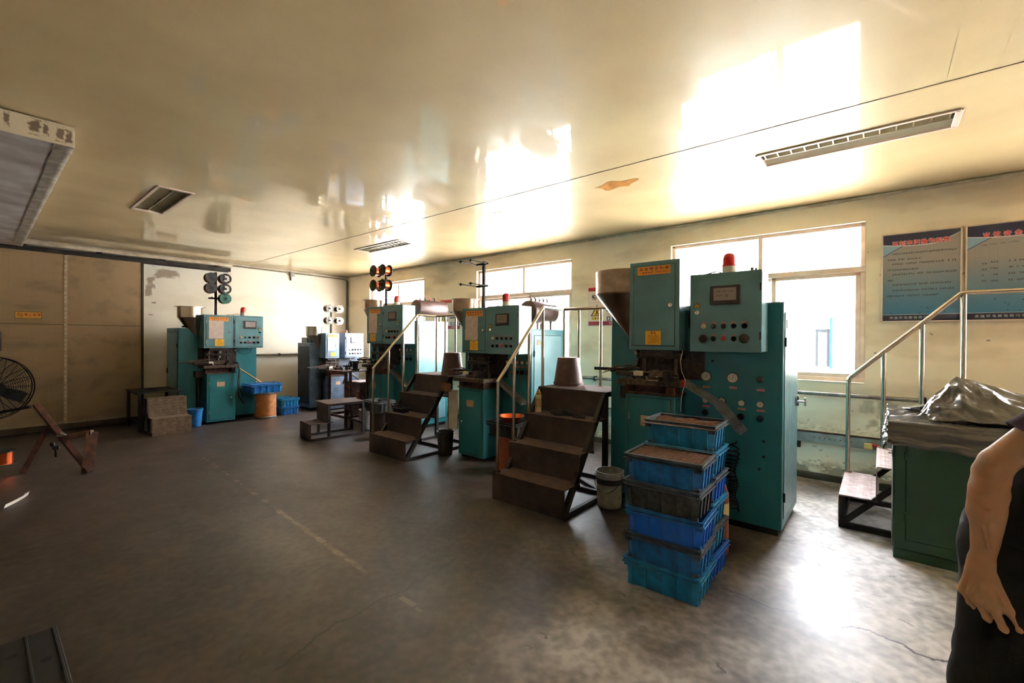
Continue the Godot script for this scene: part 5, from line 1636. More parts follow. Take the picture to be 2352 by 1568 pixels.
# raised lozenge pattern of checker plate on a rectangle o + u * a + w * b
func lozenges(b: MB, o: Vector3, u: Vector3, w: Vector3, ul: float, wl: float, pitch := 0.045) -> void:
	var n := u.cross(w).normalized()
	var rows := int(wl / (pitch * 0.5))
	for j in rows:
		for i in int(ul / pitch):
			var c := o + u * (i * pitch + pitch * (0.35 + 0.5 * (j % 2)) * 0.95) + w * (j * pitch * 0.5 + pitch * 0.25)
			var d := (u + w).normalized() if (j % 2) == 0 else (u - w).normalized()
			var e := n.cross(d)
			var L := pitch * 0.36
			var W := pitch * 0.1
			var top := c + n * 0.0022
			for q in [[d * L, e * W], [e * W, -d * L], [-d * L, -e * W], [-e * W, d * L]]:
				var m: Vector3 = n * 0.6 + (q[0] + q[1]).normalized()
				b.tri(c + q[0], c + q[1], top, m, m, n)


func stairs() -> void:
	tall_steps(Vector3(7.32, 0, 2.745), 0.8, 0.5, "tall rust brown steel steps with handrail next to the crates, spray can on a tread", 0.76, [0.035, 0.23, 0.5, 0.75])
	tall_steps(Vector3(4.92, 0, 2.52), 0.775, 0.46, "tall rust brown steel steps with handrail farther back, small box on a tread", 0.46, [0.035, 0.23, 0.45])
	# low steps in front of the corner press
	var t := thing("step_stool", "low two step steel stool standing before the corner press", "step stool", Vector3(3.35, 0, 2.7), -0.12)
	obj("tread", MB.new().bx(-0.02, 0.44, 0.232, 0.242, -0.33, 0.005, 0.003), M.stair_tread, t)
	obj("riser", MB.new().bx(-0.02, 0.44, 0.0, 0.232, -0.006, 0.0, 0.002), M.stair, t)
	obj("riser", MB.new().bx(-0.02, 0.44, 0.242, 0.51, -0.256, -0.25, 0.002), M.stair, t)
	obj("tread", MB.new().bx(-0.05, 0.46, 0.51, 0.522, -0.82, -0.235, 0.003), M.stair_tread, t)
	for x in [0.0, 0.42]:
		for z in [-0.27, -0.8]:
			obj("leg", MB.new().bar(Vector3(x, 0, z), Vector3(x, 0.51, z), 0.035, 0.035), M.stair_frame, t)
		obj("base_bar", MB.new().bx(x - 0.015, x + 0.015, 0.0, 0.03, -0.8, 0.0, 0.003), M.stair_frame, t)
		obj("top_bar", MB.new().bx(x - 0.015, x + 0.015, 0.48, 0.51, -0.8, -0.26, 0.003), M.stair_frame, t)
	obj("cross_bar", MB.new().bx(0, 0.42, 0.16, 0.19, -0.815, -0.785, 0.003), M.stair_frame, t)
	# checker plate steps with platform by the sliding door
	t = thing("platform_steps", "platform with two checker plate steps in front of the sliding door edge", "steps", Vector3(1.7, 0, 3.9))
	var b := MB.new().bx(-0.006, 0, 0.0, 0.25, -0.25, 0.25, 0.001)
	lozenges(b, Vector3(0.0, 0.005, 0.245), Vector3.FORWARD, Vector3.UP, 0.49, 0.24)
	obj("riser", b, M.checker, t)
	b = MB.new().bx(-0.27, 0.0, 0.25, 0.258, -0.25, 0.25, 0.002)
	lozenges(b, Vector3(-0.01, 0.258, 0.245), Vector3.FORWARD, Vector3.LEFT, 0.49, 0.24)
	obj("tread", b, M.checker, t)
	b = MB.new().bx(-0.256, -0.25, 0.258, 0.53, -0.25, 0.25, 0.001)
	lozenges(b, Vector3(-0.25, 0.265, 0.245), Vector3.FORWARD, Vector3.UP, 0.49, 0.26)
	obj("riser", b, M.checker, t)
	obj("tread", MB.new().bx(-0.5, -0.245, 0.53, 0.538, -0.25, 0.25, 0.002), M.checker, t)
	for z in [-0.235, 0.235]:
		obj("side_frame", MB.new().bx(-0.5, -0.47, 0, 0.53, z - 0.015, z + 0.015, 0.003).bx(-0.5, -0.02, 0, 0.03, z - 0.015, z + 0.015, 0.003).bx(-0.28, -0.25, 0, 0.25, z - 0.015, z + 0.015, 0.003), M.dark_iron, t)
	obj("platform", MB.new().bx(-1.32, -0.5, 0.6, 0.62, -0.24, 0.33, 0.003), M.dark_iron, t)
	for x in [-1.29, -0.53]:
		for z in [-0.21, 0.3]:
			obj("leg", MB.new().bar(Vector3(x, 0, z), Vector3(x, 0.6, z), 0.035, 0.035), M.dark_iron, t)
	obj("rail", MB.new().bx(-1.29, -0.53, 0.14, 0.165, 0.29, 0.315, 0.003), M.dark_iron, t)
	obj("rail", MB.new().bx(-1.29, -0.53, 0.57, 0.6, 0.28, 0.31, 0.003), M.dark_iron, t)
	# white steps at the right, rising towards +x with their rail along the wall
	t = thing("steel_steps", "pale checker plate steps with a handrail beside the green cabinet", "steps", Vector3(9.87, 0, 0.97))
	for k in 4:
		var x := 0.235 * k
		var y := 0.265 * (k + 1)
		var x1 := x + (0.25 if k < 3 else 0.9)
		b = MB.new().bx(x, x1, y - 0.012, y, -0.42, 0.42, 0.002)
		if k < 2:
			lozenges(b, Vector3(x + 0.01, y, 0.41), Vector3.RIGHT, Vector3.FORWARD, 0.22, 0.82, 0.05)
		obj("tread", b, M.checker_white, t)
		obj("riser", MB.new().bx(x - 0.003, x + 0.003, y - 0.265 + (0.0 if k else 0.03), y - 0.012, -0.42, 0.42, 0.001), M.checker_white, t)
	for z in [-0.4, 0.4]:
		obj("stringer", MB.new().bar(Vector3(0.02, 0.03, z), Vector3(0.72, 0.8, z), 0.04, 0.04), M.dark_iron, t)
		obj("base_bar", MB.new().bx(0, 1.6, 0, 0.045, z - 0.02, z + 0.02, 0.003), M.dark_iron, t)
		for x in [0.02, 0.75, 1.55]:
			obj("leg", MB.new().bar(Vector3(x, 0, z), Vector3(x, 0.25 if x < 0.1 else 1.04, z), 0.04, 0.04), M.dark_iron, t)
	obj("cross_bar", MB.new().bx(0, 0.04, 0, 0.045, -0.4, 0.4, 0.003), M.dark_iron, t)
	var pts := []
	for k in 4:
		var x := 0.02 + 0.255 * k
		var y0 := 0.265 * (k + 1)
		var y1 := 1.14 + 0.255 * k
		pts.append(Vector3(x, y1, -0.39))
		obj("post", MB.new().cyl(Vector3(x, y0, -0.39), Vector3(x, y1, -0.39), 0.018, -1, 12).cyl(Vector3(x, y0, -0.39), Vector3(x, y0 + 0.01, -0.39), 0.036, -1, 14), M.rail_steel, t)
	obj("post", MB.new().cyl(Vector3(1.5, 1.06, -0.39), Vector3(1.5, 1.9, -0.39), 0.018, -1, 12), M.rail_steel, t)
	obj("handrail", MB.new().tube([pts[0] - Vector3(0, 0.03, 0), pts[0] + Vector3(0.008, 0.012, 0), pts[1] + Vector3(0, 0.01, 0), pts[2] + Vector3(0, 0.01, 0), pts[3] + Vector3(-0.02, 0.0, 0), pts[3] + Vector3(0.01, 0.008, 0), Vector3(1.6, 1.91, -0.39)], 0.019, 12), M.rail_steel, t)


# ---------------------------------------------------------------- crates and buckets
func crate(label: String, where: Vector3, turn: float, w: float, d: float, h: float, m: Material, group: String, rim: Material = null, fill := "") -> Node3D:
	var t := thing("plastic_crate", label, "crate", where, turn, group)
	var b := MB.new()
	var e := 0.018
	var c := 0.006
	# tapered walls between floor and rim
	var lo := Vector2(w / 2 - e - 0.012, d / 2 - e - 0.012)
	var hi := Vector2(w / 2 - e, d / 2 - e)
	var y0 := 0.004
	var y1 := h - 0.03
	var ch := 0.03
	var outline := func(q: Vector2, y: float) -> Array:
		return [Vector3(-q.x + ch, y, q.y), Vector3(q.x - ch, y, q.y), Vector3(q.x, y, q.y - ch), Vector3(q.x, y, -q.y + ch), Vector3(q.x - ch, y, -q.y), Vector3(-q.x + ch, y, -q.y), Vector3(-q.x, y, -q.y + ch), Vector3(-q.x, y, q.y - ch)]
	var A: Array = outline.call(lo, y0)
	var B: Array = outline.call(hi, y1)
	var C: Array = outline.call(hi - Vector2(0.004, 0.004), y1)
	var D: Array = outline.call(lo - Vector2(0.004, 0.004), y0 + 0.006)
	for i in 8:
		var j := (i + 1) % 8
		b.quad(A[i], A[j], B[j], B[i])
		b.quad(D[j], D[i], C[i], C[j])
	for i in range(1, 7):
		b.quad(A[0], A[i], A[i + 1], A[0] + Vector3(0.0001, 0, 0))
		b.quad(D[0], D[i], D[i + 1], D[0] + Vector3(0.0001, 0, 0))
	obj("shell", b, m, t)
	# upright ribs
	for k in 5:
		for s in [-1.0, 1.0]:
			var x := lerpf(-lo.x + ch, lo.x - ch, k / 4.0)
			obj("rib", MB.new().bar(Vector3(x, y0, s * (lo.y + 0.003)), Vector3(x, y1, s * (hi.y + 0.003)), 0.005, 0.012, 0.0), m, t)
	for k in 4:
		for s in [-1.0, 1.0]:
			var z := lerpf(-lo.y + ch, lo.y - ch, k / 3.0)
			obj("rib", MB.new().bar(Vector3(s * (lo.x + 0.003), y0, z), Vector3(s * (hi.x + 0.003), y1, z), 0.012, 0.005, 0.0), m, t)
	# folded rim and foot ledge
	b = MB.new()
	for s in [-1.0, 1.0]:
		b.bx(-w / 2, w / 2, h - 0.032, h - 0.026, s * d / 2 - s * 0.022, s * d / 2, 0.002)
		b.bx(-w / 2 + 0.01, w / 2 - 0.01, h - 0.02, h, s * d / 2 - s * 0.016, s * d / 2 - s * 0.01, 0.002)
		b.bx(-w / 2 + 0.006, w / 2 - 0.006, h - 0.006, h, s * d / 2 - s * 0.022, s * d / 2 - s * 0.002, 0.002)
		b.bx(s * w / 2 - s * 0.022, s * w / 2, h - 0.032, h - 0.026, -d / 2, d / 2, 0.002)
		b.bx(s * w / 2 - s * 0.016, s * w / 2 - s * 0.01, h - 0.02, h, -d / 2 + 0.01, d / 2 - 0.01, 0.002)
		b.bx(s * w / 2 - s * 0.022, s * w / 2 - s * 0.002, h - 0.006, h, -d / 2 + 0.006, d / 2 - 0.006, 0.002)
		for q in [-1.0, 1.0]:
			b.bx(s * (w / 2 - 0.055), s * (w / 2 - 0.012), h - 0.052, h - 0.03, q * (d / 2 - 0.02), q * (d / 2 - 0.012), 0.001)
			b.bx(s * (w / 2 - 0.075), s * (w / 2 - 0.03), 0.0, 0.022, q * (d / 2 - 0.034), q * (d / 2 - 0.026), 0.002)
			b.bx(s * (w / 2 - 0.034), s * (w / 2 - 0.026), 0.0, 0.022, q * (d / 2 - 0.07), q * (d / 2 - 0.03), 0.002)
	obj("rim", b, rim if rim else m, t)
	if fill == "powder":
		var g := []
		for i in 13:
			var row := []
			for j in 13:
				var x := lerpf(-hi.x + 0.004, hi.x - 0.004, i / 12.0)
				var z := lerpf(-hi.y + 0.004, hi.y - 0.004, j / 12.0)
				row.append(Vector3(x, h - 0.032 + 0.007 * sin(i * 1.3 + j * 0.7) + (0.012 if j < 6 else 0.0), z))
			g.append(row)
		var o := obj("powder_fill", MB.new().grid(g), M.powder, t)
		o.set_meta("kind", "stuff")
	elif fill == "tray":
		b = MB.new().bx(-hi.x + 0.003, hi.x - 0.003, h - 0.02, h - 0.012, -hi.y + 0.003, hi.y - 0.003, 0.002)
		for k in 34:
			var x := lerpf(-hi.x + 0.012, hi.x - 0.012, k / 33.0)
			b.bx(x - 0.003, x + 0.003, h - 0.013, h - 0.009, -hi.y + 0.01, hi.y - 0.01)
		obj("ridged_cover", b, M.powder, t)
	return t


func bucket(label: String, where: Vector3, r0: float, r1: float, h: float, m: Material, upside := false, bail := true) -> Node3D:
	var t := thing("bucket", label, "bucket", where)
	var p := [Vector2(0, 0.004), Vector2(r0 - 0.006, 0.004), Vector2(r0, 0.01), Vector2(r1, h - 0.035), Vector2(r1 + 0.008, h - 0.034), Vector2(r1 + 0.008, h - 0.022), Vector2(r1 + 0.002, h - 0.02), Vector2(r1 + 0.002, h - 0.006), Vector2(r1 + 0.01, h - 0.004), Vector2(r1 + 0.01, h), Vector2(r1 - 0.006, h), Vector2(r0 - 0.006, 0.014), Vector2(0, 0.014)]
	if upside:
		for i in p.size():
			p[i] = Vector2(p[i].x, h - p[i].y)
	obj("shell", MB.new().lathe(Vector3(), p, 32), m, t)
	if bail:
		var b := []
		for k in 13:
			var a := PI * k / 12.0
			b.append(Vector3(cos(a) * (r1 + 0.012), h - 0.03 - sin(a) * h * 0.45, sin(a) * (r1 * 0.75) + 0.02))
		obj("wire_handle", MB.new().tube(b, 0.003, 6), M.dark_iron, t)
		for s in [-1.0, 1.0]:
			obj("handle_ear", MB.new().bx(s * (r1 - 0.002), s * (r1 + 0.016), h - 0.05, h - 0.015, -0.018, 0.018, 0.003), m, t)
	return t


func goods() -> void:
	# two stacks of crates before the nearest press
	var fr := [["lowest crate of the front stack, teal blue and standing on the floor", M.crate_teal], ["second crate from the floor in the front stack, dull blue", M.crate_blue], ["vivid blue crate in the middle of the front stack", M.crate_vivid], ["grey dust covered crate second from the top of the front stack", M.crate_dirty], ["top crate of the front stack with a ridged brown cover", M.crate_blue]]
	var tw := [0.03, 0.02, 0.05, 0.015, 0.045]
	for k in 5:
		crate(fr[k][0], Vector3(9.13 + [0.0, 0.006, 0.012, 0.0, 0.004][k], 0.16 * k, 3.13 + [0.0, 0.006, 0.01, 0.012, 0.004][k]), tw[k], 0.47, 0.33, 0.168, fr[k][1], "front stack of crates", [null, M.rim_dusty, M.crate_blue, M.rim_dusty, M.rim_dusty][k], "tray" if k == 4 else "")
	var bk := [["lowest crate of the back stack, bright blue, behind the front stack", M.crate_vivid], ["second lowest crate of the back stack, mostly hidden", M.crate_teal], ["third crate from the floor in the back stack, dark teal side showing", M.crate_teal], ["third crate from the top of the back stack, vivid blue side showing", M.crate_vivid], ["second crate from the top of the back stack, light blue side showing", M.crate_teal], ["topmost crate of both stacks, light blue and full of brown powder", M.crate_teal]]
	for k in 6:
		crate(bk[k][0], Vector3(9.11 + [0.01, 0.0, 0.0, 0.006, 0.004, 0.0][k], 0.16 * k, 2.785), -0.03 + 0.012 * k, 0.47, 0.33, 0.168, bk[k][1], "back stack of crates", M.rim_dusty if k % 2 else null, "powder" if k == 5 else "")
	var t := thing("gas_cylinder", "orange cylinder hidden behind the crate stacks with a yellow band", "cylinder", Vector3(9.23, 0, 2.48))
	obj("shell", MB.new().lathe(Vector3(), [Vector2(0, 0), Vector2(0.075, 0), Vector2(0.08, 0.01), Vector2(0.08, 0.42), Vector2(0.06, 0.48), Vector2(0.025, 0.5), Vector2(0.02, 0.54), Vector2(0, 0.54)], 24), M.orange_drum, t)
	obj("band", MB.new().lathe(Vector3(0, 0.27, 0), [Vector2(0.0805, 0), Vector2(0.0815, 0.001), Vector2(0.0815, 0.09), Vector2(0.0805, 0.091)], 24), M.yellow_clamp, t)
	# buckets
	var bk2 := bucket("grey white paint bucket with wire handle between the steps and the crates", Vector3(8.25, 0, 2.2), 0.105, 0.12, 0.325, M.paint_bucket)
	obj("label_band", MB.new().lathe(Vector3(0, 0.215, 0), [Vector2(0.117, 0), Vector2(0.118, 0.001), Vector2(0.1195, 0.05), Vector2(0.1185, 0.051)], 32), M.crate_dark, bk2)
	bucket("brown bucket standing upside down on the nearer tall steps", Vector3(7.49, 1.0, 1.7), 0.118, 0.158, 0.31, M.bucket_brown, true, false)
	bucket("brown bucket standing upside down on the farther tall steps", Vector3(5.5, 1.0, 1.58), 0.118, 0.15, 0.31, M.bucket_brown, true, false)
	bucket("dark bucket on the floor between the farther steps and the next press", Vector3(5.8, 0, 1.97), 0.09, 0.105, 0.31, M.crate_dark, false, false)
	bucket("white bucket on the floor left of the farther tall steps", Vector3(3.6, 0, 1.72), 0.1, 0.125, 0.33, M.white_bucket)
	bucket("blue bucket beside the checker plate steps", Vector3(1.27, 0, 3.49), 0.085, 0.105, 0.3, M.crate_blue)
	# spray can, glove and box on the steps
	t = thing("spray_can", "cream spray can with ochre cap on the third tread of the nearer steps", "spray can", Vector3(7.4, 0.75, 2.13))
	obj("can_body", MB.new().lathe(Vector3(), [Vector2(0, 0), Vector2(0.03, 0), Vector2(0.0325, 0.004), Vector2(0.0325, 0.165), Vector2(0.03, 0.172), Vector2(0.026, 0.178), Vector2(0, 0.178)], 24), M.can, t)
	obj("can_label", MB.new().lathe(Vector3(0, 0.05, 0), [Vector2(0.0326, 0), Vector2(0.033, 0.001), Vector2(0.033, 0.09), Vector2(0.0326, 0.091)], 24), M.plate_label, t)
	obj("cap", MB.new().lathe(Vector3(0, 0.177, 0), [Vector2(0.026, 0), Vector2(0.027, 0.022), Vector2(0.016, 0.036), Vector2(0.01, 0.052), Vector2(0, 0.056)], 20).tube([V(-0.02, 0.03, 0.0), V(-0.045, 0.02, 0.0), V(-0.048, -0.02, 0.0)], 0.006, 6), M.ochre, t)
	t = thing("oily_rag", "crumpled dark oily rag with a bolt on the third tread of the nearer steps", "rag", Vector3(7.75, 0.75, 2.13), 0.1)
	var g := []
	var r := RandomNumberGenerator.new()
	r.seed = 5
	for i in 18:
		var row := []
		for j in 12:
			var a := TAU * j / 12.0
			var u := i / 17.0
			var rad := 0.036 * sqrt(maxf(0.02, 1 - pow(2 * u - 1, 4))) * (1 + 0.45 * sin(u * 9.0 + j) + 0.2 * r.randf_range(-1, 1))
			row.append(Vector3(-0.19 + 0.36 * u, maxf(0.001, 0.018 + sin(a) * rad * 0.9), cos(a) * rad * 1.3 + 0.012 * sin(u * 8)))
		g.append(row)
	obj("cloth", MB.new().grid(g, true), M.rubber, t)
	obj("bolt", MB.new().cyl(Vector3(0.1, 0.01, 0.07), Vector3(0.2, 0.01, 0.05), 0.01, -1, 8).cyl(Vector3(0.2, 0.01, 0.05), Vector3(0.215, 0.01, 0.047), 0.018, -1, 6), M.oily, t)
	crate("small dark box on the second tread of the farther steps", Vector3(5.12, 0.5, 2.16), 0.05, 0.26, 0.16, 0.09, M.crate_dirty, "")
	# crate and sieve on an orange drum by the nearer steps
	t = thing("drum", "orange drum beside the nearer tall steps under a grey crate", "drum", Vector3(6.86, 0, 1.95))
	obj("shell", MB.new().lathe(Vector3(), [Vector2(0, 0), Vector2(0.15, 0), Vector2(0.155, 0.01), Vector2(0.15, 0.02), Vector2(0.15, 0.38), Vector2(0.156, 0.385), Vector2(0.156, 0.4), Vector2(0, 0.4)], 28), M.orange_drum, t)
	crate("dark grey crate on the orange drum with a sieve on top", Vector3(6.86, 0.4, 1.97), 0.0, 0.44, 0.3, 0.17, M.crate_dark, "", null)
	t = thing("sieve", "round copper coloured sieve resting on the dark grey crate", "sieve", Vector3(6.88, 0.572, 1.95))
	obj("sieve_rim", MB.new().lathe(Vector3(), [Vector2(0.105, 0), Vector2(0.145, 0.05), Vector2(0.16, 0.052), Vector2(0.16, 0.058), Vector2(0.142, 0.056), Vector2(0.1, 0.004), Vector2(0.105, 0)], 32), M.copper, t)
	var mesh_ := MB.new()
	for k in 17:
		var x := -0.1 + 0.2 * k / 16.0
		var h := sqrt(maxf(0.0, 0.0105 - x * x))
		mesh_.bar(Vector3(x, 0.003, -h), Vector3(x, 0.003, h + 0.0001), 0.002, 0.002, 0.0)
		mesh_.bar(Vector3(-h, 0.003, x), Vector3(h + 0.0001, 0.003, x), 0.002, 0.002, 0.0)
	obj("wire_mesh", mesh_, M.copper, t)
	t = thing("cardboard_piece", "brown folded cardboard tray wedged beside the table of the second press", "cardboard", Vector3(5.84, 0.83, 1.95), 0.2)
	obj("tray", MB.new().bx(-0.06, 0.1, 0.0, 0.004, -0.09, 0.09).bx(-0.06, 0.1, 0.0, 0.1, 0.086, 0.09).bx(-0.06, -0.056, 0.0, 0.1, -0.09, 0.09), M.cardboard, t)
	obj("bracket", MB.new().bx(-0.05, 0.09, -0.5, 0.0, -0.08, -0.06, 0.003), M.white_plastic, t)
	crate("dark crate on the floor beside the left press cabinet behind the farther steps", Vector3(4.3, 0.40, 1.95), 0.0, 0.42, 0.3, 0.17, M.crate_dirty, "")
	t = thing("drum", "dark drum under the crate behind the farther steps", "drum", Vector3(4.3, 0, 1.95))
	obj("shell", MB.new().lathe(Vector3(), [Vector2(0, 0), Vector2(0.14, 0), Vector2(0.145, 0.01), Vector2(0.14, 0.02), Vector2(0.14, 0.38), Vector2(0.146, 0.385), Vector2(0.146, 0.4), Vector2(0, 0.4)], 24), M.oily, t)
	# by the far wall press
	t = thing("fibre_drum", "tan fibre drum with metal rims beside the far wall press", "drum", Vector3(1.22, 0, 2.36))
	obj("shell", MB.new().lathe(Vector3(), [Vector2(0, 0.004), Vector2(0.178, 0.004), Vector2(0.178, 0.475), Vector2(0, 0.475)], 36), M.drum_board, t)
	for y in [0.0, 0.44]:
		obj("metal_rim", MB.new().lathe(Vector3(0, y, 0), [Vector2(0.178, 0.0), Vector2(0.184, 0.004), Vector2(0.184, 0.03), Vector2(0.178, 0.036)], 36), M.galvanised, t)
	crate("vivid blue crate lying across the tan fibre drum", Vector3(1.21, 0.476, 2.4), PI / 2, 0.56, 0.42, 0.17, M.crate_blue, "")
	t = thing("pan", "round steel pan in the blue crate on the fibre drum", "pan", Vector3(1.22, 0.52, 2.42))
	obj("dish", MB.new().lathe(Vector3(), [Vector2(0, 0), Vector2(0.13, 0), Vector2(0.15, 0.04), Vector2(0.158, 0.042), Vector2(0.148, 0.043), Vector2(0.128, 0.004), Vector2(0, 0.004)], 28), M.steel, t)
	crate("blue crate on the floor, lower of two right of the fibre drum", Vector3(1.06, 0.0, 1.92), PI / 2, 0.36, 0.46, 0.165, M.crate_blue, "crates right of the fibre drum")
	crate("empty dull teal crate on top of the blue crate right of the fibre drum", Vector3(1.06, 0.155, 1.92), PI / 2, 0.36, 0.46, 0.165, M.crate_teal, "crates right of the fibre drum")
	# work stand with a vice between the corner presses
	t = thing("work_stand", "narrow rust brown work stand before the corner press with tools on it", "stand", Vector3(3.02, 0, 1.72), 0.0)
	var sx := 0.27
	var sz := 0.2
	obj("top", MB.new().bx(-sx - 0.02, sx + 0.02, 0.93, 0.945, -sz - 0.02, sz + 0.02, 0.003).bx(-sx - 0.02, sx + 0.02, 0.89, 0.93, sz - 0.01, sz + 0.02, 0.003), M.red_rust, t)
	for x in [-sx, sx]:
		for z in [-sz, sz]:
			obj("leg", MB.new().bar(Vector3(x, 0, z), Vector3(x, 0.93, z), 0.04, 0.04), M.red_rust, t)
		obj("stretcher", MB.new().bx(x - 0.015, x + 0.015, 0.16, 0.2, -sz, sz, 0.003), M.red_rust, t)
	obj("stretcher", MB.new().bx(-sx, sx, 0.16, 0.2, sz - 0.015, sz + 0.015, 0.003), M.red_rust, t)
	t = thing("bench_vice", "dark bench vice with a long bar on the narrow work stand", "vice", Vector3(3.17, 0.945, 1.68), -0.3)
	obj("vice_base", MB.new().bx(-0.06, 0.06, 0, 0.03, -0.06, 0.06, 0.006).bx(-0.035, 0.035, 0.03, 0.13, -0.04, 0.04, 0.006), M.dark_iron, t)
	obj("vice_jaw", MB.new().bx(-0.03, 0.03, 0.06, 0.15, 0.055, 0.085, 0.004).bx(-0.03, 0.03, 0.1, 0.15, -0.05, 0.03, 0.004).cyl(Vector3(0, 0.08, 0.03), Vector3(0, 0.08, 0.2), 0.013, -1, 10), M.dark_iron, t)
	obj("long_bar", MB.new().bar(Vector3(-0.3, 0.13, 0.02), Vector3(0.2, 0.16, 0.0), 0.028, 0.028).cyl(Vector3(-0.27, 0.1, 0.02), Vector3(-0.27, 0.2, 0.02), 0.018, -1, 10), M.dark_iron, t)
	obj("lever", MB.new().tube([V(-0.27, 0.17, 0.02), V(-0.18, 0.04, 0.08), V(-0.05, -0.14, 0.16), V(0.0, -0.22, 0.2)], 0.011, 7).tube([V(-0.27, 0.19, 0.02), V(-0.12, 0.2, 0.06), V(0.05, 0.17, 0.1)], 0.008, 7), M.dark_iron, t)
	t = thing("tool_pile", "small heap of dark metal tools on the left of the narrow work stand", "tools", Vector3(2.88, 0.945, 1.72))
	for k in 7:
		var p := Vector3(r.randf_range(-0.12, 0.1), 0, r.randf_range(-0.1, 0.12))
		var s := Vector3(r.randf_range(0.02, 0.07), r.randf_range(0.02, 0.07), r.randf_range(0.02, 0.05))
		obj("tool", MB.new().box(p + Vector3(0, s.y / 2, 0), s, 0.004).cyl(p + Vector3(0, s.y, 0), p + Vector3(0, s.y + 0.03, 0), 0.008, -1, 8), M.oily if k % 3 else M.oily_light, t)
	t = thing("shelf_stand", "brown shelf stand behind the narrow work stand with an orange tin", "shelf", Vector3(2.66, 0, 1.2))
	obj("top", MB.new().bx(-0.25, 0.2, 0.68, 0.7, -0.2, 0.2, 0.003), M.red_rust, t)
	obj("shelf", MB.new().bx(-0.25, 0.2, 0.36, 0.375, -0.2, 0.2, 0.003), M.red_rust, t)
	obj("side_panel", MB.new().bx(-0.25, -0.235, 0, 0.68, -0.2, 0.2, 0.003), M.red_rust, t)
	obj("side_panel", MB.new().bx(0.185, 0.2, 0, 0.68, -0.2, 0.2, 0.003), M.red_rust, t)
	t = thing("tin", "orange tin on the brown shelf stand", "tin", Vector3(2.74, 0.375, 1.3))
	obj("tin_body", MB.new().lathe(Vector3(), [Vector2(0, 0), Vector2(0.08, 0), Vector2(0.08, 0.14), Vector2(0.076, 0.145), Vector2(0, 0.145)], 24), M.orange_drum, t)


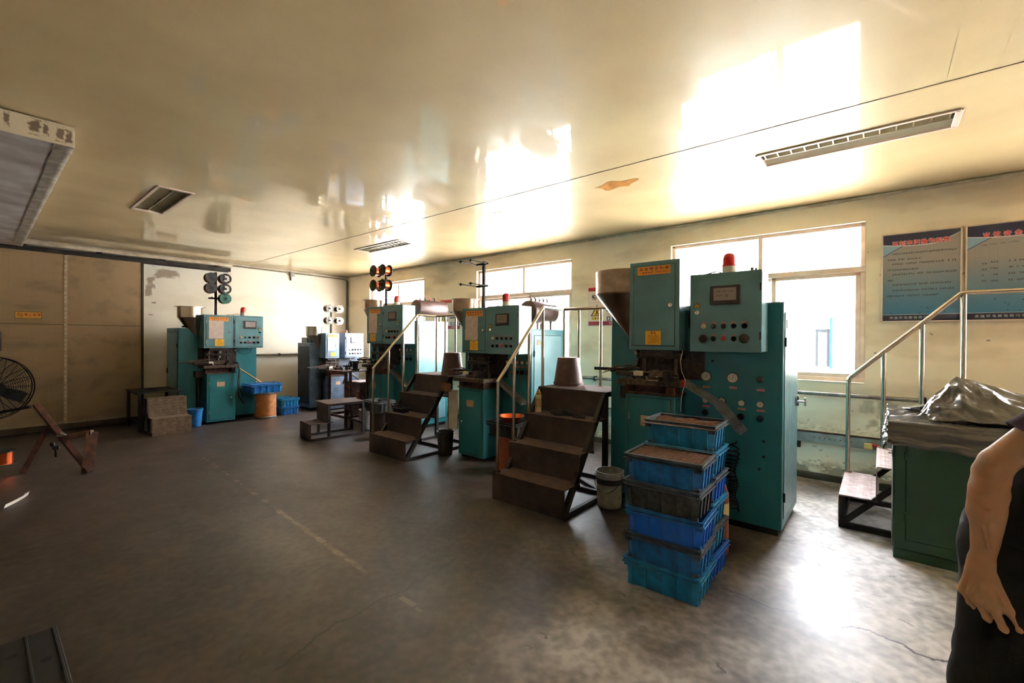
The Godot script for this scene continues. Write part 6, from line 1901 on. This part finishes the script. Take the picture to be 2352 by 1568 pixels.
# green cabinet under plastic sheeting
func green_cabinet() -> void:
	var t := thing("metal_cabinet", "dark green metal cabinet under grey plastic sheeting at the right", "cabinet", Vector3(10.2, 0, 1.78))
	var body := obj("body", MB.new().bx(0.0, 1.35, 0.07, 0.93, -0.36, 0.0, 0.006), M.green_paint, t)
	obj("side_panel", MB.new().bx(-0.006, 0.0, 0.075, 0.925, -0.35, -0.012, 0.002), M.green_edge, body)
	obj("plinth", MB.new().bx(0.0, 1.35, 0.0, 0.07, -0.36, -0.01, 0.004), M.green_paint, t)
	obj("door_gap", MB.new().bx(0.06, 0.68, 0.14, 0.88, -0.001, 0.001), M.seam, body)
	obj("door", MB.new().bx(0.064, 0.676, 0.144, 0.876, 0.0, 0.008, 0.004), M.green_paint, body)
	obj("door", MB.new().bx(0.69, 1.3, 0.144, 0.876, 0.0, 0.008, 0.004), M.green_paint, body)
	for y in [0.3, 0.72]:
		obj("hinge", MB.new().cyl(Vector3(0.06, y - 0.03, 0.009), Vector3(0.06, y + 0.03, 0.009), 0.008, -1, 8), M.green_paint, body)
	obj("latch", MB.new().bx(-0.012, -0.006, 0.69, 0.74, -0.05, -0.035, 0.002).cyl(Vector3(-0.03, 0.715, -0.043), Vector3(-0.006, 0.715, -0.043), 0.006, -1, 8), M.chrome, body)
	# draped sheet: crumpled facets over the top, hanging folds at the front and left, a tented hump
	t = thing("plastic_sheet", "crumpled grey plastic sheet draped over the green cabinet and its machine", "plastic sheet", Vector3(10.2, 0.935, 1.78))
	var f := FastNoiseLite.new()
	f.seed = 3
	f.frequency = 2.6
	f.fractal_octaves = 4
	f.fractal_type = FastNoiseLite.FRACTAL_RIDGED
	f.noise_type = FastNoiseLite.TYPE_SIMPLEX
	var g := []
	var n := 100
	for i in n:
		var row := []
		var x := lerpf(-0.035, 1.4, i / float(n - 1))
		for j in 56:
			var s := j / 55.0
			var p := Vector3(x, 0, 0)
			var hem := 0.135 + 0.022 * sin(x * 4.0) + 0.02 * f.get_noise_1d(x * 0.8)
			if s < 0.42:
				var q := s / 0.42
				p.y = -hem + (hem + 0.012) * q
				p.z = 0.02 + 0.024 * (f.get_noise_2d(x * 0.45, q * 0.55 + 3.0)) * (1.0 - 0.5 * q) + 0.012 * f.get_noise_2d(x * 0.9 + 7, q * 0.3) + 0.012 * (1 - q)
			else:
				var q := (s - 0.42) / 0.58
				p.z = 0.016 - 0.38 * q
				p.y = 0.012 + 0.07 * q + 0.016 * f.get_noise_2d(x * 0.5 + 20, q * 0.5) * minf(1.0, q * 6.0)
			row.append(p)
		g.append(row)
	obj("top_sheet", MB.new().grid(g), M.sheet, t)
	g = []
	for i in 50:
		var row := []
		var z := lerpf(0.03, -0.37, i / 49.0)
		for j in 18:
			var q := j / 17.0
			var hem := 0.13 + 0.06 * maxf(0, sin(z * 14.0 + 2.0)) + 0.03 * f.get_noise_1d(z * 1.4 + 30)
			row.append(Vector3(-0.032 - 0.035 * q * (0.5 + 0.5 * f.get_noise_2d(z * 1.2 + 4, q * 0.4)) - 0.012 * f.get_noise_2d(z * 2.0, q), 0.02 - 0.2 * z - (hem + 0.02) * q, z))
		g.append(row)
	obj("side_fold", MB.new().grid(g), M.sheet, t)
	# corners of the hump: left face, front face and falling ridge, as folded flat facets with creases
	var ridge := [Vector3(0.12, 0.03, -0.2), Vector3(0.2, 0.17, -0.24), Vector3(0.33, 0.325, -0.28), Vector3(0.5, 0.27, -0.29), Vector3(0.75, 0.19, -0.3), Vector3(1.0, 0.12, -0.3), Vector3(1.38, 0.06, -0.3)]
	var front := [Vector3(0.13, 0.02, -0.1), Vector3(0.2, 0.03, -0.05), Vector3(0.36, 0.05, -0.03), Vector3(0.55, 0.05, -0.02), Vector3(0.8, 0.035, -0.02), Vector3(1.05, 0.03, -0.02), Vector3(1.38, 0.02, -0.02)]
	var back := [Vector3(0.15, 0.06, -0.33), Vector3(0.24, 0.1, -0.37), Vector3(0.36, 0.12, -0.38), Vector3(0.55, 0.1, -0.38), Vector3(0.8, 0.09, -0.38), Vector3(1.05, 0.08, -0.38), Vector3(1.38, 0.07, -0.38)]
	var lerp_list := func(L: Array, u: float) -> Vector3:
		var k := clampf(u * (L.size() - 1), 0, L.size() - 1.001)
		return (L[int(k)] as Vector3).lerp(L[int(k) + 1], k - int(k))
	for side in 2:
		g = []
		for i in 70:
			var row := []
			var u := i / 69.0
			var top: Vector3 = lerp_list.call(ridge, u)
			var low: Vector3 = lerp_list.call(front if side == 0 else back, u)
			for j in 22:
				var q := j / 21.0
				var m := top.lerp(low, q)
				var push := sin(q * PI) * (0.03 * f.get_noise_2d(u * 1.1 + side * 9, q * 0.35) + 0.012) + 0.008 * f.get_noise_2d(u * 2.5, q)
				row.append(m + Vector3(0, push, push * (0.7 if side == 0 else -0.7)))
			g.append(row)
		obj("humped_sheet", MB.new().grid(g), M.sheet, t)
	obj("stiff_flap", MB.new().at(Vector3(0.13, 0.095, -0.3), Basis(Vector3.FORWARD, -0.25) * Basis(Vector3.UP, 0.4)).bx(-0.07, 0.06, -0.004, 0.004, -0.05, 0.06, 0.002), M.sheet, t)
	# pipe end and rail behind it
	t = thing("machine_frame", "dark machine frame with a round pipe end behind the plastic sheet", "machine", Vector3(11.0, 0.975, 0.3))
	obj("beam", MB.new().bx(-0.16, 0.5, -0.03, 0.03, -0.05, 0.05, 0.004), M.dark_iron, t)
	for x in [-0.12, 0.46]:
		obj("upright", MB.new().bx(x - 0.03, x + 0.03, -0.975, -0.03, -0.04, 0.04, 0.004), M.dark_iron, t)
	obj("pipe_end", MB.new().cyl(Vector3(-0.1, 0.02, 0.02), Vector3(-0.07, 0.01, 0.14), 0.026, -1, 16), M.galvanised, t)


# ---------------------------------------------------------------- fan corner and floor things
func left_corner() -> void:
	var t := thing("industrial_fan", "black caged industrial fan on a rusty angle iron stand at the left edge", "fan", Vector3(2.95, 0, 5.42), 0.0)
	# the stand: two slanted angle irons, a rear leg and a short arm
	var P := func(x: float, y: float, z: float) -> Vector3:
		return Vector3(x - 2.95, y, z - 5.42)
	var top: Vector3 = P.call(2.93, 0.74, 5.44)
	var foot: Vector3 = P.call(3.4, 0.0, 5.06)
	var b := MB.new().bar(top, foot, 0.07, 0.008)
	b.bar(top + Vector3(0.03, 0.02, -0.02), foot + Vector3(0.03, 0.02, -0.02), 0.008, 0.05)
	obj("slanted_leg", b, M.rusty, t)
	var mid := top.lerp(foot, 0.32)
	obj("rear_leg", MB.new().bar(mid, P.call(2.9, 0.0, 5.5), 0.06, 0.008).bar(mid + Vector3(0.02, 0, 0.02), P.call(2.93, 0.0, 5.52), 0.008, 0.05), M.rusty, t)
	var arm0 := top.lerp(foot, 0.5)
	var arm1: Vector3 = P.call(3.4, 0.44, 5.02)
	obj("arm", MB.new().bar(arm0, arm1, 0.05, 0.045), M.rusty, t)
	obj("short_leg", MB.new().bar(arm1, foot + Vector3(-0.01, 0.0, 0.0), 0.012, 0.1), M.rusty, t)
	obj("bolt_cluster", MB.new().box(arm0 + Vector3(-0.05, -0.1, 0.03), Vector3(0.1, 0.04, 0.06), 0.01).cyl(arm0 + Vector3(-0.07, -0.1, 0.03), arm0 + Vector3(-0.07, -0.2, 0.03), 0.008, -1, 8).cyl(arm0 + Vector3(-0.03, -0.1, 0.03), arm0 + Vector3(-0.03, -0.2, 0.03), 0.008, -1, 8).cyl(arm0 + Vector3(-0.05, -0.08, 0.05), arm0 + Vector3(-0.05, -0.04, 0.06), 0.02, -1, 8), M.dark_iron, t)
	obj("chain", MB.new().ring(arm0 + Vector3(0.02, 0.05, 0), 0.03, 0.006, Vector3(0.3, 1, 0.2), 14).ring(arm0 + Vector3(0.05, 0.055, -0.02), 0.026, 0.006, Vector3(0.1, 1, -0.4), 14), M.galvanised, t)
	# cage: two bowls of rings and spokes round the hub
	var c: Vector3 = P.call(2.6, 0.92, 5.74)
	var ax := Vector3(0.93, 0.0, -0.3).normalized()
	var R := 0.345
	b = MB.new()
	var fr := b.frame(c, c + ax)
	var prof := func(q: float, side: float) -> Vector2:
		return Vector2(R * q, side * (0.03 + 0.09 * sqrt(maxf(0.0, 1.0 - q * q))))
	for side in [-1.0, 1.0]:
		for k in 15:
			var w: Vector2 = prof.call(0.25 + 0.75 * k / 14.0, side)
			b.ring(c + ax * w.y, w.x, 0.0022, ax, 40, 4)
		for k in 20:
			var a := TAU * k / 20.0
			var d: Vector3 = fr[0] * cos(a) + fr[2] * sin(a)
			var line := []
			for i in 8:
				var w: Vector2 = prof.call(0.2 + 0.8 * i / 7.0, side)
				line.append(c + d * w.x + ax * w.y)
			b.tube(line, 0.003, 4)
		b.lathe(c + ax * side * 0.12, [Vector2(0, -0.004), Vector2(0.075, -0.004), Vector2(0.075, 0.004), Vector2(0, 0.004)], 20, false, ax)
	b.ring(c + ax * 0.03, R, 0.006, ax, 48, 6)
	b.ring(c - ax * 0.03, R, 0.006, ax, 48, 6)
	obj("guard_cage", b, M.cage_black, t)
	obj("motor", MB.new().cyl(c - ax * 0.28, c - ax * 0.06, 0.085, 0.09, 20), M.dark_iron, t)
	obj("hub", MB.new().cyl(c - ax * 0.06, c + ax * 0.05, 0.05, 0.045, 16), M.galvanised, t)
	for k in 3:
		var a := TAU * k / 3.0 + 1.5
		var d: Vector3 = fr[0] * cos(a) + fr[2] * sin(a)
		var e: Vector3 = ax.cross(d)
		var g := []
		for i in 9:
			var row := []
			var u := i / 8.0
			var w := lerpf(0.05, 0.12, sin(u * PI * 0.7))
			for j in 5:
				var q := j / 4.0 - 0.5
				row.append(c + d * lerpf(0.045, 0.3, u) + e * q * w + ax * (q * 0.07 * (1 - u * 0.5)))
			g.append(row)
		obj("blade", MB.new().grid(g), M.black, t)
	obj("yoke", MB.new().bar(c - ax * 0.1 + Vector3(0, -0.3, 0), top + Vector3(-0.02, -0.02, 0.02), 0.03, 0.03).bar(c - ax * 0.15, c - ax * 0.1 + Vector3(0, -0.32, 0), 0.03, 0.03), M.dark_iron, t)
	# reel of copper wire on the floor
	reel(Vector3(2.66, 0.085, 5.66), 0.0, 0.12, 0.14, M.spool_black, M.copper, "copper wire reel lying on the floor under the fan", "copper reel on the floor", 0.74).rotation.x = -PI / 2
	# packing straps
	var s := MB.new()
	var g := []
	for i in 30:
		var u := i / 29.0
		var a := lerpf(-0.35, 1.5, u)
		var p := Vector3(4.3 - 0.33 * cos(a) * 1.0, 0.003 + 0.012 * sin(u * PI), 5.53 - 0.1 * sin(a) + 0.26 * u * u)
		var q := p + Vector3(-0.012, 0.03, -0.012)
		g.append([p, q])
	s.grid(g)
	tag(obj("packing_strap", s, M.strap), "curved pale packing strap lying on the dark floor at the left edge", "strap")
	s = MB.new()
	g = []
	for i in 12:
		var u := i / 11.0
		g.append([Vector3(4.36 + 0.12 * u, 0.003 + 0.006 * sin(u * 3), 5.74 + 0.1 * u), Vector3(4.35 + 0.12 * u, 0.008, 5.765 + 0.1 * u)])
	s.grid(g)
	tag(obj("packing_strap", s, M.strap), "short piece of pale strap on the floor below the curved one", "strap")
	# ribbed rubber mat in the near corner
	t = thing("floor_grate", "dark ribbed steel floor cover in the near left corner", "floor cover", Vector3(6.87, 0.0, 5.55), 0.0)
	obj("plate", MB.new().bx(0.0, 1.2, 0.0, 0.012, 0.03, 0.9, 0.004), M.mat_rubber, t)
	for k in 9:
		obj("rib", MB.new().bx(0.01, 1.19, 0.012, 0.018, 0.04 + k * 0.095, 0.05 + k * 0.095, 0.002), M.mat_rubber, t)
	for q in [[0.16, 0.19], [0.1, 0.46], [0.3, 0.09]]:
		obj("finger_hole", MB.new().cyl(Vector3(q[0], 0.0115, q[1]), Vector3(q[0], 0.0126, q[1]), 0.02, -1, 12), M.seam, t)
	t = thing("wall_cabinet", "grey box on the sliding door behind the fan at the left edge", "box", Vector3(0.13, 1.28, 5.72))
	obj("case", MB.new().bx(0.0, 0.12, 0.0, 0.28, -0.12, 0.3, 0.006), M.oily, t)
	obj("lid", MB.new().bx(0.12, 0.13, 0.01, 0.27, -0.11, 0.29, 0.003), M.oily, t)


# ---------------------------------------------------------------- the person
# surface of tapered capsules joined smoothly; bones are [from, to, radius, radius]
func nets(out: MB, bones: Array, lo: Vector3, hi: Vector3, cell: float, k: float) -> void:
	var nx := int((hi.x - lo.x) / cell) + 1
	var ny := int((hi.y - lo.y) / cell) + 1
	var nz := int((hi.z - lo.z) / cell) + 1
	var f := PackedFloat32Array()
	f.resize(nx * ny * nz)
	f.fill(1.0)
	var k_all := k
	for bo in bones:
		k = bo[4] if bo.size() > 4 else k_all
		var a: Vector3 = bo[0]
		var b: Vector3 = bo[1]
		var ra: float = bo[2]
		var rb: float = bo[3]
		var pad := maxf(ra, rb) + k * 1.5 + cell * 2.0
		var p0 := (a.min(b) - Vector3.ONE * pad - lo) / cell
		var p1 := (a.max(b) + Vector3.ONE * pad - lo) / cell
		var ab := b - a
		var l2 := maxf(ab.length_squared(), 1e-9)
		for z in range(maxi(0, int(p0.z)), mini(nz, int(p1.z) + 1)):
			for y in range(maxi(0, int(p0.y)), mini(ny, int(p1.y) + 1)):
				var at := (z * ny + y) * nx
				for x in range(maxi(0, int(p0.x)), mini(nx, int(p1.x) + 1)):
					var p := lo + Vector3(x, y, z) * cell
					var t := clampf((p - a).dot(ab) / l2, 0.0, 1.0)
					var d := p.distance_to(a + ab * t) - lerpf(ra, rb, t)
					var o := f[at + x]
					var h := maxf(k - absf(d - o), 0.0) / k
					f[at + x] = minf(d, o) - h * h * k * 0.25
	var id := {}
	var vs := []
	var ns := []
	for z in nz - 1:
		for y in ny - 1:
			for x in nx - 1:
				var i := (z * ny + y) * nx + x
				var q := [f[i], f[i + 1], f[i + nx], f[i + nx + 1], f[i + nx * ny], f[i + nx * ny + 1], f[i + nx * ny + nx], f[i + nx * ny + nx + 1]]
				var neg := 0
				for e in 8:
					if q[e] < 0.0:
						neg += 1
				if neg == 0 or neg == 8:
					continue
				var sum := Vector3()
				var cnt := 0
				for e in [[0, 1], [2, 3], [4, 5], [6, 7], [0, 2], [1, 3], [4, 6], [5, 7], [0, 4], [1, 5], [2, 6], [3, 7]]:
					var u: float = q[e[0]]
					var w: float = q[e[1]]
					if (u < 0.0) != (w < 0.0):
						var t := u / (u - w)
						var c0 := Vector3(e[0] & 1, (e[0] >> 1) & 1, e[0] >> 2)
						var c1 := Vector3(e[1] & 1, (e[1] >> 1) & 1, e[1] >> 2)
						sum += c0.lerp(c1, t)
						cnt += 1
				id[i] = vs.size()
				vs.append(lo + (Vector3(x, y, z) + sum / cnt) * cell)
				ns.append(Vector3(q[1] + q[3] + q[5] + q[7] - q[0] - q[2] - q[4] - q[6], q[2] + q[3] + q[6] + q[7] - q[0] - q[1] - q[4] - q[5], q[4] + q[5] + q[6] + q[7] - q[0] - q[1] - q[2] - q[3]).normalized())
	var step := [1, nx, nx * ny]
	for i in id:
		for ax in 3:
			var s: int = step[ax]
			if (f[i] < 0.0) == (f[i + s] < 0.0):
				continue
			var u: int = step[(ax + 1) % 3]
			var w: int = step[(ax + 2) % 3]
			if not (id.has(i - u) and id.has(i - w) and id.has(i - u - w)):
				continue
			var a: int = id[i]
			var b: int = id[i - u]
			var c: int = id[i - u - w]
			var d: int = id[i - w]
			out.squad(vs[a], vs[b], vs[c], vs[d], ns[a], ns[b], ns[c], ns[d])


func person() -> void:
	# x is the way the person faces, z the right side, which is turned to the camera
	var yaw := 0.69161 - 0.8326            # across the line of sight to the person
	var right := Vector3(cos(0.69161), 0, -sin(0.69161))
	var ahead := Vector3(-sin(0.69161), 0, -cos(0.69161))
	var foot := Vector3(10.12, 0, 5.85) + (right * 1124.0 / 1021.76 + ahead) * 1.327 + Vector3(cos(yaw), 0, -sin(yaw)) * 0.147
	var t := thing("person", "person in dark clothes with a plum short sleeve, arm hanging, cut off by right edge", "person", foot, yaw)
	var shoulder := Vector3(0.03, 1.39, 0.19)
	var elbow := Vector3(-0.165, 1.147, 0.195)
	var wrist := Vector3(-0.175, 0.876, 0.185)
	var body := MB.new()
	# trunk, legs, left arm, neck
	var trunk := [
		[Vector3(-0.1, 0.92, -0.07), Vector3(-0.1, 0.92, 0.07), 0.11, 0.11], [Vector3(-0.04, 1.08, -0.06), Vector3(-0.04, 1.08, 0.06), 0.09, 0.09], [Vector3(0.05, 1.27, -0.08), Vector3(0.05, 1.27, 0.08), 0.1, 0.1],
		[Vector3(0.07, 1.385, -0.13), Vector3(0.07, 1.385, 0.13), 0.055, 0.055], [Vector3(-0.1, 0.92, 0), Vector3(0.03, 1.35, 0), 0.095, 0.095], [Vector3(0.05, 1.4, 0), Vector3(0.09, 1.54, 0), 0.06, 0.055],
		[Vector3(0.04, 1.39, -0.17), Vector3(-0.02, 1.12, -0.22), 0.05, 0.042], [Vector3(-0.02, 1.12, -0.22), Vector3(0.06, 0.89, -0.22), 0.04, 0.03],
		[Vector3(0.06, 0.89, -0.22), Vector3(0.1, 0.8, -0.215), 0.032, 0.024]]
	for s in [-1.0, 1.0]:
		trunk.append([Vector3(-0.1, 0.88, s * 0.09), Vector3(-0.12, 0.48, s * 0.1), 0.084, 0.056])
		trunk.append([Vector3(-0.12, 0.48, s * 0.1), Vector3(-0.13, 0.09, s * 0.11), 0.054, 0.04])
		trunk.append([Vector3(-0.13, 0.06, s * 0.11), Vector3(0.05, 0.035, s * 0.12), 0.038, 0.028])
	nets(body, trunk, Vector3(-0.32, -0.02, -0.32), Vector3(0.25, 1.62, 0.3), 0.016, 0.05)
	# head
	var head := [
		[Vector3(0.0, 1.645, 0), Vector3(0.02, 1.655, 0), 0.088, 0.085], [Vector3(0.045, 1.59, 0), Vector3(0.03, 1.63, 0), 0.055, 0.07], [Vector3(0.075, 1.545, 0), Vector3(0.05, 1.56, 0), 0.024, 0.035],
		[Vector3(0.106, 1.635, 0), Vector3(0.122, 1.602, 0), 0.008, 0.014], [Vector3(0.098, 1.567, -0.014), Vector3(0.098, 1.567, 0.014), 0.011, 0.011],
		[Vector3(0.09, 1.655, 0.03), Vector3(0.09, 1.655, 0.04), 0.012, 0.012], [Vector3(0.09, 1.655, -0.03), Vector3(0.09, 1.655, -0.04), 0.012, 0.012],
		[Vector3(0.0, 1.63, 0.088), Vector3(-0.008, 1.6, 0.085), 0.016, 0.009], [Vector3(0.0, 1.63, -0.088), Vector3(-0.008, 1.6, -0.085), 0.016, 0.009], [Vector3(-0.005, 1.48, 0), Vector3(0.01, 1.58, 0), 0.055, 0.056]]
	for q in head:
		q[0] += Vector3(0.075, 0, 0)
		q[1] += Vector3(0.075, 0, 0)
	nets(body, head, Vector3(-0.045, 1.47, -0.13), Vector3(0.235, 1.76, 0.13), 0.007, 0.02)
	# near arm: thick below the elbow, flat at the wrist
	var arm := [
		[shoulder, elbow + Vector3(0.018, 0.035, 0), 0.05, 0.037], [elbow + Vector3(0.008, 0.02, 0), elbow + Vector3(0.004, -0.02, 0), 0.036, 0.037], [elbow + Vector3(-0.014, 0.0, 0), elbow + Vector3(-0.008, -0.03, 0), 0.022, 0.026],
		[elbow + Vector3(-0.006, -0.05, 0.006), elbow.lerp(wrist, 0.42) + Vector3(-0.008, 0, 0), 0.037, 0.034], [elbow + Vector3(0.012, -0.06, 0.0), elbow.lerp(wrist, 0.55) + Vector3(0.004, 0, 0), 0.027, 0.025],
		[elbow.lerp(wrist, 0.4), wrist, 0.035, 0.026], [wrist + Vector3(-0.01, 0.02, 0), wrist + Vector3(-0.009, -0.02, 0), 0.022, 0.022], [wrist + Vector3(0.012, 0.02, -0.002), wrist + Vector3(0.012, -0.02, -0.002), 0.021, 0.021],
		[wrist + Vector3(-0.021, 0.008, 0.012), wrist + Vector3(-0.02, 0.0, 0.012), 0.011, 0.011]]
	# veins of the forearm
	for q in [[[-0.004, -0.1, 0.037], [-0.01, -0.14, 0.0345], [0.0, -0.2, 0.026]]]:
		for i in 2:
			arm.append([elbow + Vector3(q[i][0], q[i][1], q[i][2]), elbow + Vector3(q[i + 1][0], q[i + 1][1], q[i + 1][2]), 0.004, 0.0035, 0.01])
	# near hand: back of the hand to the camera, index finger forward, fingers curled towards the thigh
	var hand := []
	var tips := []
	for i in 4:
		var u := i / 3.0                     # 0 index, 1 little finger
		var kn := wrist + Vector3(lerpf(0.046, -0.038, u), [-0.088, -0.092, -0.084, -0.07][i], [0.011, 0.019, 0.017, 0.007][i])
		hand.append([wrist + Vector3(lerpf(0.02, -0.018, u), -0.015, 0.002), kn, 0.018, [0.0145, 0.015, 0.014, 0.013][i]])
		hand.append([kn + Vector3(0, 0, 0.001), kn + Vector3(0.002, -0.004, -0.001), 0.0135, 0.0125])
		var L: float = [0.048, 0.052, 0.048, 0.038][i]
		var r: float = [0.0092, 0.0095, 0.009, 0.008][i]
		var d1 := Vector3(0.4 - 0.05 * u, -0.9, -0.05 - 0.18 * u).normalized()
		var d2 := Vector3(0.48 - 0.05 * u, -0.78, -0.3 - 0.35 * u).normalized()
		var d3 := Vector3(0.4, -0.6, -0.6 - 0.3 * u).normalized()
		var p1 := kn + d1 * L
		var p2 := p1 + d2 * L * 0.72
		var p3 := p2 + d3 * L * 0.5
		hand.append([kn, p1, r * 1.18, r])
		hand.append([p1 + Vector3(0, 0, 0.001), p1, r * 1.1, r * 1.1])
		hand.append([p1, p2, r, r * 0.92])
		hand.append([p2, p3, r * 0.92, r * 0.75])
		tips.append([p2.lerp(p3, 0.72), d3, r])
	var th0 := wrist + Vector3(0.02, -0.02, -0.008)
	var th1 := th0 + Vector3(0.036, -0.034, -0.006)
	var th2 := th1 + Vector3(0.024, -0.032, -0.01)
	var th3 := th2 + Vector3(0.006, -0.027, -0.008)
	hand.append([th0, th1, 0.019, 0.015])
	hand.append([th1, th2, 0.014, 0.0115])
	hand.append([th2, th3, 0.0115, 0.009])
	for i in 4:
		var u := i / 3.0
		hand.append([wrist + Vector3(lerpf(0.018, -0.016, u), -0.02, 0.021), wrist + Vector3(lerpf(0.036, -0.028, u), -0.07, 0.027 - 0.006 * absf(u - 0.4)), 0.004, 0.004])
	for q in hand:
		q.append(0.014 if q[2] > 0.0145 else 0.004)
	nets(body, arm + hand, Vector3(-0.27, 0.66, 0.09), Vector3(0.03, 1.5, 0.27), 0.0036, 0.014)
	obj("body", body, M.skin, t)
	for q in tips + [[th2.lerp(th3, 0.7), Vector3(0, -1, 0), 0.01]]:
		var d: Vector3 = q[1]
		var up := (Vector3(0.25, -0.2, 0.9) - d * d.dot(Vector3(0.25, -0.2, 0.9))).normalized()
		var n := MB.new().at(q[0] + up * q[2] * 0.86, Basis(d.cross(up).normalized(), d, d.cross(up).normalized().cross(d)))
		n.box(Vector3(), Vector3(q[2] * 1.1, q[2] * 1.2, 0.0015), 0.0007)
		obj("fingernail", n, M.nail, t)
	# hair
	var hair := MB.new()
	nets(hair, [[Vector3(0.06, 1.675, 0), Vector3(0.095, 1.69, 0), 0.092, 0.082], [Vector3(0.03, 1.6, -0.03), Vector3(0.03, 1.6, 0.03), 0.05, 0.05], [Vector3(0.055, 1.64, -0.05), Vector3(0.055, 1.64, 0.05), 0.05, 0.05]], Vector3(-0.07, 1.52, -0.14), Vector3(0.21, 1.8, 0.14), 0.01, 0.03)
	obj("hair", hair, M.hair, t)
	# shirt: trunk and sleeves
	var shirt := MB.new()
	nets(shirt, [[Vector3(-0.09, 0.97, -0.075), Vector3(-0.09, 0.97, 0.075), 0.13, 0.13], [Vector3(-0.03, 1.12, -0.07), Vector3(-0.03, 1.12, 0.07), 0.115, 0.115], [Vector3(0.05, 1.27, -0.085), Vector3(0.05, 1.27, 0.085), 0.118, 0.118], [Vector3(0.075, 1.385, -0.12), Vector3(0.075, 1.385, 0.12), 0.072, 0.072], [Vector3(0.05, 1.42, 0), Vector3(0.07, 1.465, 0), 0.07, 0.062]], Vector3(-0.28, 0.8, -0.3), Vector3(0.2, 1.56, 0.3), 0.014, 0.06)
	var so := obj("shirt", shirt, M.navy_cloth, t)
	so.set_meta("label", "dark body of the shirt")
	for s in [1.0, -1.0]:
		var a := Vector3(0.035, 1.4, s * 0.165)
		var b := Vector3(-0.088, 1.247, s * 0.2) if s > 0 else Vector3(0.0, 1.2, -0.215)
		var ax := (b - a).normalized()
		var e1 := ax.cross(Vector3(0, 0, 1)).normalized()
		var e2 := ax.cross(e1)
		var g := []
		for q in [[-0.25, 0.05], [-0.1, 0.068], [0.1, 0.072], [0.4, 0.067], [0.7, 0.062], [0.93, 0.061], [0.97, 0.063], [1.0, 0.062], [1.0, 0.057], [0.9, 0.055], [0.6, 0.054]]:
			var row := []
			for j in 28:
				var an := TAU * j / 28.0
				var rad: float = q[1] * (1.0 + 0.03 * sin(an * 3 + q[0] * 7) + 0.025 * sin(an * 5 - q[0] * 11))
				row.append(a + (b - a) * q[0] + (e1 * cos(an) + e2 * sin(an)) * rad)
			g.append(row)
		obj("sleeve", MB.new().grid(g, true), M.plum_cloth, so).set_meta("label", "plum short sleeve")
	# trousers
	var tr := MB.new()
	var legs := [[Vector3(-0.1, 0.93, -0.075), Vector3(-0.1, 0.93, 0.075), 0.125, 0.125]]
	for s in [-1.0, 1.0]:
		legs.append([Vector3(-0.11, 0.88, s * 0.09), Vector3(-0.14, 0.5, s * 0.1), 0.115, 0.1])
		legs.append([Vector3(-0.14, 0.5, s * 0.1), Vector3(-0.14, 0.11, s * 0.11), 0.098, 0.078])
	nets(tr, legs, Vector3(-0.34, 0.02, -0.3), Vector3(0.2, 1.1, 0.3), 0.014, 0.05)
	obj("trousers", tr, M.navy_cloth, t)
	for s in [-1.0, 1.0]:
		var sh := MB.new()
		nets(sh, [[Vector3(-0.15, 0.05, s * 0.11), Vector3(-0.1, 0.07, s * 0.112), 0.048, 0.05], [Vector3(-0.13, 0.035, s * 0.11), Vector3(0.09, 0.032, s * 0.125), 0.034, 0.032], [Vector3(-0.05, 0.05, s * 0.115), Vector3(0.05, 0.035, s * 0.122), 0.045, 0.036]], Vector3(-0.25, 0.001, s * 0.11 - 0.1), Vector3(0.24, 0.16, s * 0.11 + 0.1), 0.008, 0.03)
		obj("shoe", sh, M.black, t)
